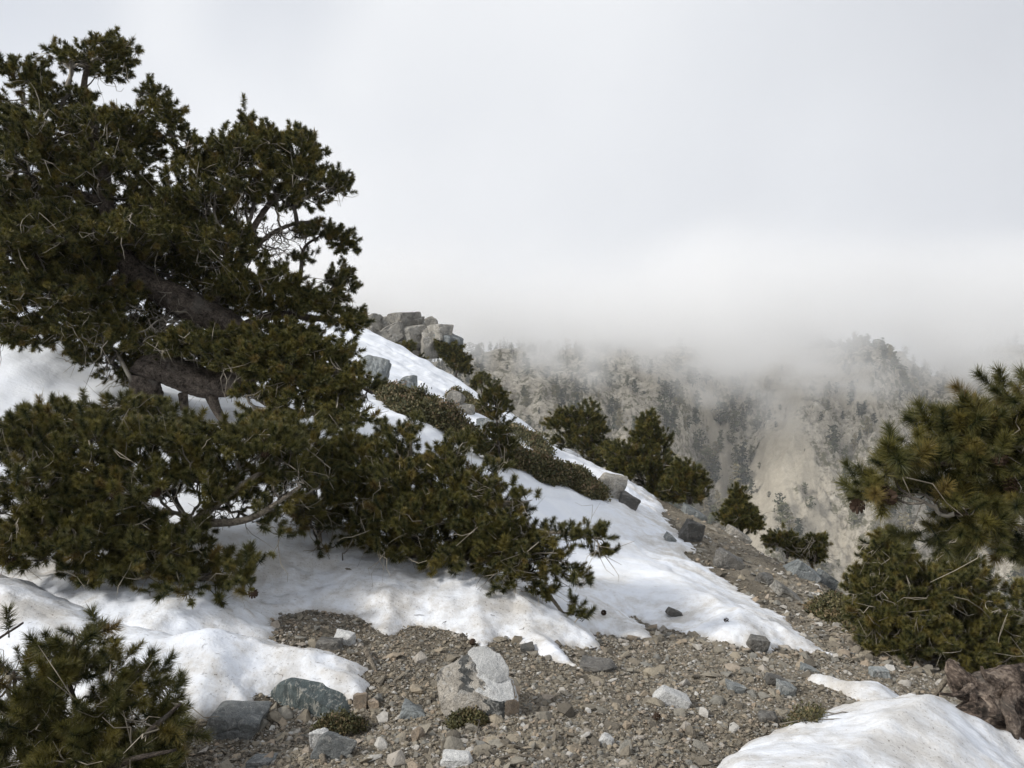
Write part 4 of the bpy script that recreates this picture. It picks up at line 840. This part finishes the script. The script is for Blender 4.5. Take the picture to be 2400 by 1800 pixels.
small_pine('round topped brownish pine at the left of the dark tree group', (1275,985), 19.5, 3, [(1270,895,26,22),(1235,905,30,20),(1210,905,18,12),(1260,930,46,22),(1290,930,22,20),(1240,955,50,16),(1290,965,46,18),(1310,990,50,20),(1200,920,16,10)], 560, 65, 60, 1.8)
small_pine('tall dark pine in the middle of the dark tree group', (1410,1065), 17.5, 3.5, [(1400,915,24,24),(1385,945,26,18),(1425,950,22,18),(1405,975,50,20),(1400,1010,70,24),(1440,1035,60,22),(1370,1000,50,24),(1340,980,40,20),(1420,1060,60,18),(1350,1025,50,22),(1460,1070,50,20)], 950, 66, 90, 1.7)
small_pine('low dark pine at the right of the dark tree group', (1490,1080), 16.5, 2, [(1480,1020,28,22),(1505,1045,22,22),(1470,1050,40,20),(1500,1070,30,16)], 320, 67, 50, 1.7)
small_pine('lone small cone shaped pine on the gravel crest', (1600,1150), 15.5, 1.8, [(1592,1066,9,14),(1595,1090,20,16),(1600,1110,34,16),(1605,1128,38,14),(1570,1115,18,8),(1625,1135,20,12)], 380, 68, 60, 1.4)
small_pine('low flat pine mat on the gravel crest right of the cone shaped pine', (1700,1198), 12.6, 1, [(1690,1168,36,14),(1730,1188,34,12),(1755,1205,22,10)], 230, 69, 50, 1.15)
small_pine('small pine bump at the end of the flat pine mat', (1760,1205), 12.4, 1, [(1760,1172,20,16),(1765,1188,24,12)], 110, 70, 30, 1.15)

# ------------------------------------------------------------------ low brown shrubs
m_leaf, t, out = material('shrub_leaves')
rnd = t.node('ShaderNodeObjectInfo').outputs['Random']
finish(t, out, t.ramp(rnd, [(0.0, (0.04, 0.044, 0.02)), (0.4, (0.085, 0.082, 0.034)), (0.7, (0.13, 0.11, 0.05)), (0.9, (0.18, 0.135, 0.075)), (1, (0.22, 0.15, 0.095))]), .6, spec=.3)
def sprig_mesh(seed):
    r = np.random.default_rng(seed); n = 34; v = []; f = []
    for k in range(n):
        d = r.normal(0, 1, 3); d[2] = abs(d[2]) + .3; d /= np.linalg.norm(d); b = d * r.uniform(.02, .085); ax = r.normal(0, 1, 3); ax /= np.linalg.norm(ax); s_ = np.cross(d, ax); s_ /= np.linalg.norm(s_)
        u = d * .6 + ax * .6; u /= np.linalg.norm(u); L = r.uniform(.022, .034); i = len(v); v += [b, b + u * L * .5 + s_ * L * .3, b + u * L, b + u * L * .5 - s_ * L * .3]; f.append([i, i + 1, i + 2, i + 3])
    for k in range(5):
        d = r.normal(0, 1, 3); d[2] = abs(d[2]) + .5; d /= np.linalg.norm(d); i = len(v); v += [np.array([.002, 0, -.02]), np.array([-.002, 0, -.02]), d * .09, d * .09 + .001]; f.append([i, i + 1, i + 2, i + 3])
    me = mesh_np('leafy_sprig', np.array(v), np.array(f)); me.materials.append(m_leaf); return me
SPRIG = [sprig_mesh(900 + i) for i in range(4)]
def shrub(label, line, width, height, n, seed, tsc=1.0, indiv=60):
    """a mat of sprigs along a line of picture points on the slope"""
    r = np.random.default_rng(seed); P = np.array([hit(*q, None, top) if len(q) == 2 else hit(q[0], q[1], q[2], top) for q in line])
    seg = np.linalg.norm(np.diff(P[:, :2], axis=0), axis=1); cum = np.concatenate([[0], np.cumsum(seg)]); u = r.uniform(0, cum[-1], n)
    x = np.interp(u, cum, P[:, 0]); y = np.interp(u, cum, P[:, 1]); T = (P[-1] - P[0])[:2]; T /= np.linalg.norm(T); N = np.array([-T[1], T[0]])
    wv = r.uniform(-1, 1, n); taper = np.clip(np.minimum(u, cum[-1] - u) / (.12 * cum[-1] + .05), .25, 1) * (.6 + .8 * fbm(u * 1.1 / max(width, .2), u * 0 + seed, 2, seed))
    x = x + N[0] * wv * width / 2 * taper; y = y + N[1] * wv * width / 2 * taper
    lump = .15 + 1.5 * fbm(x * 2.2 / max(height * 2, .3), y * 2.2 / max(height * 2, .3), 3, seed)
    lump = np.where(fbm(x * 1.7, y * 1.7, 2, seed + 4) < .36, lump * .35, lump); hh = height * np.sqrt(np.clip(1 - wv ** 2, 0, 1)) * taper * lump; k = r.random(n) ** .35
    z = top(x, y) + hh * k
    loc = P.mean(0); root = empty('low_shrub', loc, label, 'shrub', 'low brown shrubs on the slope')
    D = np.stack([N[0] * wv * .8, N[1] * wv * .8, np.ones(n)], 1) + r.normal(0, .5, (n, 3)); eu = euler_for(D); sc = tsc * r.uniform(.7, 1.3, n); idx = r.integers(0, 4, n); Q = np.stack([x, y, z], 1)
    near = np.argsort(np.linalg.norm(Q, axis=1) - 2 * hh * k)[:indiv]; srcs = [None] * 4; isn = np.zeros(n, bool); isn[near] = True
    for c_, j in enumerate(near):
        vi = c_ % 4; o = new_obj('leafy_sprig', SPRIG[vi], root); o.location = Q[j] - loc; o.rotation_euler = eu[j]; o.scale = (sc[j],) * 3; srcs[vi] = srcs[vi] or o
    fo = gn_instancer('foliage', Q[~isn] - loc, eu[~isn], sc[~isn], idx[~isn], srcs, root); fo['kind'] = 'stuff'
    # woody stems under the leaves
    m = 60; j = r.integers(0, n, m); vs = []; fs = []; c0 = 0
    for q in j:
        b = Q[q].copy(); g = np.array([x[q] + r.normal(0, .1), y[q] + r.normal(0, .1), 0]); g[2] = float(top(g[0], g[1])) - .02
        v, f = tube(np.array([g, (g + b) / 2 + r.normal(0, .02, 3), b]), np.array([.008, .006, .003]) * tsc, 4, 0); vs.append(v); fs.append(f + c0); c0 += len(v)
    f = np.concatenate(fs); tri = np.concatenate([f[:, :3], f[f[:, 2] != f[:, 3]][:, [0, 2, 3]]])
    st = new_obj('stems', mesh_np('stems', np.concatenate(vs) - loc, tri), root, m_twig); st['kind'] = 'stuff'
    return root
shrub('long dark brown shrub strip crossing the upper snowfield below the grey rocks', [(815,850),(850,862),(900,892),(960,928),(1030,962)], 1.0, .26, 2600, 71, 1.5, 120)
shrub('brown shrub strip continuing down right of the small upright pine', [(1060,985),(1120,1000),(1180,1028),(1240,1052),(1300,1078)], 0.85, .24, 2300, 72, 1.35, 120)
shrub('thin brown shrub line above the small upright pine', [(975,862),(1000,868),(1035,890),(1060,905)], .7, .25, 600, 73, 1.6, 40)
shrub('narrow shrub strip between two snow strips right of the pine', [(1110,930),(1150,960),(1190,985)], .5, .18, 320, 74, 1.5, 30)
shrub('tiny dark shrub poking from snow near the crest', [(1165,930),(1182,942)], .3, .14, 70, 75, 1.5, 12)
shrub('reddish brown shrub strip on the gravel in front of the broad pine', [(1775,1318),(1830,1345),(1890,1380),(1950,1412)], .55, .22, 1300, 76, .95, 160)
shrub('thin brown shrub edge on the gravel crest above the grey slab', [(1780,1222),(1840,1262),(1900,1300)], .35, .14, 420, 77, 1.0, 60)
shrub('small dark tuft in front of the split boulder', [(985,1555),(1035,1570)], .16, .05, 160, 78, .45, 60)
shrub('dry dark twiggy plant over the foot of the green rock', [(690,1585),(780,1575)], .14, .07, 150, 79, .45, 60)
shrub('small dark dry plant low on the right gravel', [(1725,1555),(1750,1562)], .10, .05, 70, 80, .45, 30)

# fallen twigs and cones on the ground
def fallen(label, L, mat=m_deadwood, name='fallen_twig', side=None):
    pts3 = []
    for x, y, rr in L:
        p = hit(x, y, None, top); pts3.append((p[0], p[1], p[2] + rr * .8, rr))
    Pr = spline(np.array(pts3), 6); base = Pr[0, :3].copy(); o = tube_obj(name, Pr, mat, None, 6, .2, int(L[0][0]), base); o.location = base
    return tag(o, label, 'twig')
fallen('forked pale twig lying below the green rock', [(600,1598,.004),(660,1605,.007),(710,1612,.008),(740,1640,.009)])
fallen('thin twig on dark soil near the bottom left bush', [(490,1650,.003),(540,1632,.004),(575,1615,.003)])
fallen('curved grey stick at the bottom edge of the gravel', [(1060,1650,.009),(1110,1635,.007),(1180,1642,.006),(1230,1650,.004)])
fallen('thin straight stick beside the snow tongue tip', [(1235,1418,.007),(1275,1405,.006),(1310,1395,.004)])
fallen('grey stub of root below the snow bank left of the boulder', [(790,1410,.018),(800,1430,.014),(812,1450,.007)])
fallen('thin hooked twig on the middle gravel', [(1180,1500,.003),(1195,1515,.004),(1230,1530,.003)])
fallen('thin twig lying over the green rock', [(745,1570,.003),(790,1545,.003)])
fallen('stub of dead root above the pale blue pointed stone', [(672,1612,.010),(690,1622,.016),(700,1650,.014)])
for i, (x, y, lb) in enumerate([(1303,1328,'pine cone lying on the snow right of the spreading bush'), (1563,1345,'pine cone lying on the lower snowfield'), (1410,1560,'pine cone lying on the gravel left of the snow mound'), (1020,1398,'pine cone at the snow bank edge above the boulder')]):
    p = hit(x, y, None, top); o = new_obj('pine_cone', CONE); o.location = p + np.array([0, 0, .02]); o.rotation_euler = (1.4, .3, i); o.scale = (.75,) * 3; tag(o, lb, 'pine cone')
# needles and twig bits shed on the snow and gravel
r = np.random.default_rng(303)
def litter_bit(name, L, w, seed):
    q = np.random.default_rng(seed); k = 5; x = np.linspace(-.5, .5, k) * L; yb = q.normal(0, .08, k) * L
    v = []; f = []
    for i in range(k):
        ww = w * (1 - abs(i - 2) * .2); v += [(x[i], yb[i] - ww, 0), (x[i], yb[i] + ww, 0), (x[i], yb[i], ww * 1.5)]
    for i in range(k - 1):
        for j in range(3): f.append([i * 3 + j, i * 3 + (j + 1) % 3, i * 3 + 3 + (j + 1) % 3, i * 3 + 3 + j])
    me = mesh_np(name, np.array(v), np.array(f)); me.materials.append(m_litter); return me
m_litter, t, out = material('dead_needles'); finish(t, out, t.ramp(t.node('ShaderNodeObjectInfo').outputs['Random'], [(0, (.03, .022, .016)), (.6, (.09, .06, .038)), (1, (.20, .15, .10))]), .8, spec=.1)
bits = []
for i, (x, y) in enumerate([(905,1330),(960,1345),(1060,1330),(1130,1360)]):
    p = hit(x, y, None, top); o = new_obj('fallen_twig_bit', litter_bit('fallen_twig_bit', 1.0, .025, i)); o.location = p + np.array([0, 0, .004]); o.rotation_euler = (0, 0, i * 1.3); o.scale = (.07,) * 3
    tag(o, ['short dark twig bit on the snow bank under the spreading bush, leftmost of four', 'short dark twig bit on the snow bank, second from the left of four', 'short dark twig bit on the snow bank, third from the left of four', 'short dark twig bit on the snow bank, rightmost of four'][i], 'twig', 'twig bits on the snow bank'); bits.append(o)
n = 2200; ctr = np.array([hit(850,1280)[:2], hit(1100,1300)[:2], hit(480,1330)[:2], hit(300,1430)[:2], hit(640,1290)[:2], hit(700,1420)[:2], hit(560,1560)[:2]]); k = r.integers(0, len(ctr), n)
xy = ctr[k] + r.normal(0, .7, (n, 2)); z = top(xy[:, 0], xy[:, 1]) + .003
lt = gn_instancer('needle_litter', np.stack([xy[:, 0], xy[:, 1], z], 1), np.stack([r.normal(0, .15, n), r.normal(0, .15, n), r.uniform(0, 6.28, n)], 1), r.uniform(.008, .028, n), r.integers(0, 4, n), bits)
tag(lt, 'shed needles and bark crumbs scattered on snow and soil', 'litter', None, 'stuff')
# ------------------------------------------------------------------ the mountain across the valley
MX = np.concatenate([np.linspace(-420, -60, 60, endpoint=False), np.linspace(-60, 420, 330), np.linspace(430, 720, 40)]); MY = np.concatenate([np.linspace(60, 250, 40, endpoint=False), np.linspace(250, 720, 330), np.linspace(730, 1500, 30)])
RIB = np.array([(88, 255), (118, 340), (165, 430), (215, 520), (250, 640)], float)
def rib_d(x, y):
    xr = np.interp(y, RIB[:, 1], RIB[:, 0]); return x - xr + 34 * (fbm(x / 45, y / 45, 4, 63) - .5)
def mount_h(x, y):
    z = -188 + .70 * (y - 285)
    z = np.where(y < 260, -205.5 + (260 - y) * .25, z)
    w = x + 18 * (fbm(x / 90, y / 90, 3, 51) - .5) - .28 * (y - 400)
    z = z + 78 * (fbm(w / 95 + .3, y / 300, 3, 52, .45, True) - .62)
    z = z + 22 * (fbm(w / 24, y / 60, 4, 53, .55, True) - .6)
    d = rib_d(x, y); z = z + 30 * np.exp(-(np.where(d > 0, d / 30, d / 46)) ** 2) - 34 * np.exp(-((d + 66) / 26) ** 2) - 34 * np.exp(-((d - 80) / 32) ** 2)
    rk = np.exp(-((d - 24) / 26) ** 2) + .5 * np.clip(fbm(x / 60, y / 60, 2, 57) * 2 - 1, 0, 1)
    sc0 = np.clip(1 - 1.2 * np.exp(-((d + 27) / 13) ** 2), .12, 1)
    z = z + (rk * 15 + 6 * sc0) * (fbm(x / 10, y / 12, 5, 54, .6, True) - .58) + 2.2 * sc0 * (fbm(x / 4, y / 4, 3, 55) - .5)
    cap = 5 + 24 * (fbm(x / 70, y / 70, 3, 58) - .5) + .03 * (x - 150)
    z = np.where(z > cap - 30, cap - 30 * np.exp(-(np.maximum(z - cap + 30, 0)) / 30), z)
    z = np.where(y > 600, z - (y - 600) * .5, z)
    return z
mx, my = np.meshgrid(MX, MY); mz = mount_h(mx, my)
dd = rib_d(mx, my)
scr = np.exp(-((dd + 27) / 13) ** 2) * 1.25 + .85 * np.clip((fbm((mx + .35 * my) / 34, my / 120, 3, 61) - .56) * 4, 0, 1)
scr = np.clip(scr * (-.1 + 2.0 * fbm(mx / 16, my / 30, 4, 62)), 0, 1)
m_mt, t, out = material('mountain_slope')
pos = t.node('ShaderNodeNewGeometry').outputs['Position']; sc_ = t.node('ShaderNodeAttribute', attribute_name='scree').outputs['Fac']
a = t.noise(pos, .05, 6, .65, .4); b = t.noise(pos, .35, 5, .7); g = t.noise(pos, 1.6, 3, .7)
rock = t.ramp(t.math('ADD', t.math('MULTIPLY', a, .4), t.math('MULTIPLY', b, .6)), [(.36, (.15, .138, .115)), (.46, (.34, .307, .25)), (.55, (.49, .445, .365)), (.65, (.70, .67, .60))])
brush = t.mix(t.rng(t.noise(pos, .20, 6, .75), .49, .58), rock, t.ramp(g, [(.3, (.07, .072, .045)), (.7, (.17, .155, .095))]))
scree = t.ramp(t.math('ADD', t.math('MULTIPLY', b, .6), t.math('MULTIPLY', g, .4)), [(.3, (.34, .305, .24)), (.55, (.46, .415, .335)), (.75, (.58, .53, .44))])
c = t.mix(t.rng(t.math('ADD', sc_, t.math('MULTIPLY', t.math('SUBTRACT', b, .5), .7)), .25, .5), brush, scree)
finish(t, out, c, .95, t.math('ADD', b, t.math('MULTIPLY', g, .4)), .9, 2.0, .1)
mme = mesh_np('mountain', np.stack([mx.ravel(), my.ravel(), mz.ravel()], 1), grid_faces(len(MX), len(MY)), True); vattr(mme, 'scree', scr.ravel())
tag(new_obj('mountain', mme, None, m_mt), 'wooded mountainside with pale scree rib fading into cloud', None, None, 'structure')

m_ftree, t, out = material('far_conifer')
rnd = t.node('ShaderNodeObjectInfo').outputs['Random']; pz = t.node('ShaderNodeAttribute', attribute_name='t').outputs['Fac']
c = t.ramp(rnd, [(0, (.022, .032, .02)), (.45, (.048, .06, .032)), (.75, (.11, .11, .058)), (.9, (.20, .175, .10)), (1, (.32, .28, .20))])
c = t.mix(t.math('MULTIPLY', pz, .4), c, t.mix(.5, c, (.16, .15, .08)))
finish(t, out, c, .8, spec=.1)
def far_tree(seed, kind):
    r = np.random.default_rng(seed); v = []; f = []; tv = []
    for k in range(3):
        a = k * 2.094; v += [[.035 * math.cos(a), .035 * math.sin(a), -.08], [.008 * math.cos(a), .008 * math.sin(a), .95]]; tv += [0, 0]
    for k in range(3): f.append([2 * k, (2 * k + 2) % 6, (2 * k + 3) % 6]); f.append([2 * k, (2 * k + 3) % 6, 2 * k + 1])
    n = 150
    for k in range(n):
        z = r.uniform(.12, 1.0); prof = (1 - z) ** .75 * .26 + .02 if kind == 0 else math.sqrt(max(0, 1 - ((z - .6) / .45) ** 2)) * .30
        prof *= .55 + .75 * (.5 + .5 * math.sin(z * 31 + seed)); a = r.uniform(0, 6.28); rad = prof * r.uniform(.35, 1.1)
        p = np.array([rad * math.cos(a), rad * math.sin(a), z]); i = len(v); s_ = r.uniform(.035, .075)
        for q in range(3): v.append(p + r.normal(0, s_ * 1.15, 3) * np.array([1, 1, .7])); tv.append(float(z > .5) * r.random())
        f.append([i, i + 1, i + 2])
    me = mesh_np('conifer', np.array(v), np.array(f)); vattr(me, 't', tv); me.materials.append(m_ftree); return me
FT = [far_tree(700 + i, 0 if i < 4 else 1) for i in range(6)]
r = np.random.default_rng(99)
N = 34000; tx = r.uniform(-160, 480, N); ty = r.uniform(262, 690, N)
dm = np.clip((fbm(tx / 55, ty / 80, 3, 71) - .34) * 3.0, 0, 1) ** 1.1
dr_ = rib_d(tx, ty); dm = dm * (1 - .97 * np.clip(np.exp(-((dr_ + 27) / 13) ** 2) * 1.5, 0, 1)); dm = np.clip(dm + .75 * np.exp(-((dr_ + 66) / 22) ** 2) + .22 * np.exp(-((dr_ - 60) / 50) ** 2), 0, 1)
gully = np.exp(-((dr_ + 66) / 25) ** 2)
dm = np.maximum(dm, .16)
ok = r.random(N) < dm * .19; tx, ty, gully = tx[ok], ty[ok], gully[ok]; tz = mount_h(tx, ty)
hh = r.uniform(4.5, 12.5, len(tx)) * np.clip(1.25 - (ty - 300) / 700, .8, 1.3) * (.8 + .5 * gully) * np.where(r.random(len(tx)) < .12, 1.35, 1.0)
bush = (r.random(len(tx)) < .35) | (np.abs(rib_d(tx, ty) + 26) < 15); hh = np.where(bush, hh * .34, hh)
# picture position, to choose the 300 that show largest
px_, py_, dp = project(np.stack([tx, ty, tz], 1))
vis = (px_ > 1120) & (px_ < 2205) & (py_ < 760 + (px_ - 1000) * .62) & (py_ > 830) & ~((px_ > 1860) & (py_ > 1120))
score = np.where(vis & ~bush, hh / dp, -1); big = np.argsort(-score)[:300]; isb = np.zeros(len(tx), bool); isb[big] = True
fobjs = []
for k in big:
    o = new_obj('conifer', FT[int(r.integers(6))]); o.location = (tx[k], ty[k], tz[k] - .3); o.rotation_euler = (r.normal(0, .05), r.normal(0, .05), r.uniform(0, 6)); w = hh[k] * r.uniform(.9, 1.25); o.scale = (w, w, hh[k] * 1.1)
    dk_ = float(rib_d(tx[k], ty[k])); where = 'on the wooded far slope left of the pale scree' if dk_ < -44 else 'alone on the pale scree of the far mountain' if dk_ < -8 else 'on the rocky far slope right of the pale scree'
    tag(o, 'hazy conifer ' + where, 'conifer', 'conifers ' + where); fobjs.append(o)
rest = ~isb; n = rest.sum(); srcs = [[o for o in fobjs if o.data == me][0] for me in FT]
fw = gn_instancer('far_wood', np.stack([tx, ty, tz - .3], 1)[rest], np.stack([np.zeros(n), np.zeros(n), r.uniform(0, 6, n)], 1), hh[rest] * 1.05, np.where(bush[rest], r.integers(4, 6, n), r.integers(0, 6, n)), srcs)
tag(fw, 'far off open wood and brush covering the mountainside', 'wood', None, 'stuff')

# ------------------------------------------------------------------ cloud wrapping the mountain and thin haze in the valley
def cloud(name, label, lo, hi, res, density_builder):
    me = bpy.data.meshes.new(name); o = new_obj(name, me)
    m, t, out = material(name)
    pv = t.node('ShaderNodeVolumePrincipled', {'Color': (1, 1, 1), 'Density': CLOUD_K, 'Anisotropy': 0.15}); t.l.new(pv.outputs[0], out.inputs['Volume'])
    ng = bpy.data.node_groups.new(name, 'GeometryNodeTree'); ng.interface.new_socket('Geometry', in_out='INPUT', socket_type='NodeSocketGeometry'); ng.interface.new_socket('Geometry', in_out='OUTPUT', socket_type='NodeSocketGeometry')
    g = NT(ng); g.node('NodeGroupInput'); go = g.node('NodeGroupOutput'); P = g.node('GeometryNodeInputPosition').outputs[0]
    den = density_builder(g, P)
    vc = g.node('GeometryNodeVolumeCube', {'Density': den, 'Min': lo, 'Max': hi, 'Resolution X': res[0], 'Resolution Y': res[1], 'Resolution Z': res[2]})
    sm = g.node('GeometryNodeSetMaterial', {'Geometry': vc.outputs[0]}); sm.inputs['Material'].default_value = m
    g.l.new(sm.outputs[0], go.inputs[0]); md = o.modifiers.new('cloud', 'NODES'); md.node_group = ng
    tag(o, label, 'cloud', None, 'stuff'); return o
CLOUD_K = 0.036
def cl_density(g, P):
    sx = g.node('ShaderNodeSeparateXYZ', {0: P}); X, Y, Z = sx.outputs
    Q = g.vmath('MULTIPLY', P, (1.0, .22, 1.35)); n1 = g.noise(Q, .012, 3, .5); n2 = g.noise(g.vmath('ADD', Q, (130, 40, 77)), .030, 5, .6, .5)
    # ragged base: lower to the left of the rib, higher behind it
    dip = g.math('MULTIPLY', g.math('EXPONENT', g.math('MULTIPLY', g.math('POWER', g.math('DIVIDE', g.math('SUBTRACT', X, 112.0), 62.0), 2.0), -1.0)), 34.0)
    rise = g.math('MULTIPLY_ADD', X, -0.025, -5.0)
    basez = g.math('ADD', g.math('SUBTRACT', rise, dip), g.math('ADD', g.math('MULTIPLY', g.math('SUBTRACT', n1, .5), -150.0), g.math('MULTIPLY', g.math('SUBTRACT', n2, .5), -170.0)))
    up_ = g.rng(g.math('SUBTRACT', Z, basez), -8.0, 56.0)
    fade = g.rng(g.math('ADD', Z, g.math('MULTIPLY', g.math('SUBTRACT', n1, .5), 80.0)), 82.0, -12.0); front = g.rng(Y, 385.0, 455.0); left = g.rng(X, -330.0, -200.0); right = g.rng(X, 590.0, 500.0)
    d = g.math('MULTIPLY', g.math('MULTIPLY', up_, fade), g.math('MULTIPLY', front, g.math('MULTIPLY', left, right)))
    return d
cloud('cloud', 'grey white cloud covering the top of the mountain', (-340, 365, -70), (600, 640, 120), (190, 56, 48), cl_density)
bm = bmesh.new(); bmesh.ops.create_cube(bm, size=1.0); me = bpy.data.meshes.new('haze'); bm.to_mesh(me); bm.free()
hz = new_obj('haze', me); hz.location = (100, 745, -50); hz.scale = (1600, 1560, 900); tag(hz, 'thin pale haze filling the valley air', 'haze', None, 'stuff')
m, t, out = material('valley_haze'); pv = t.node('ShaderNodeVolumePrincipled', {'Color': (.97, .98, 1.0), 'Density': .00025}); t.l.new(pv.outputs[0], out.inputs['Volume']); me.materials.append(m)
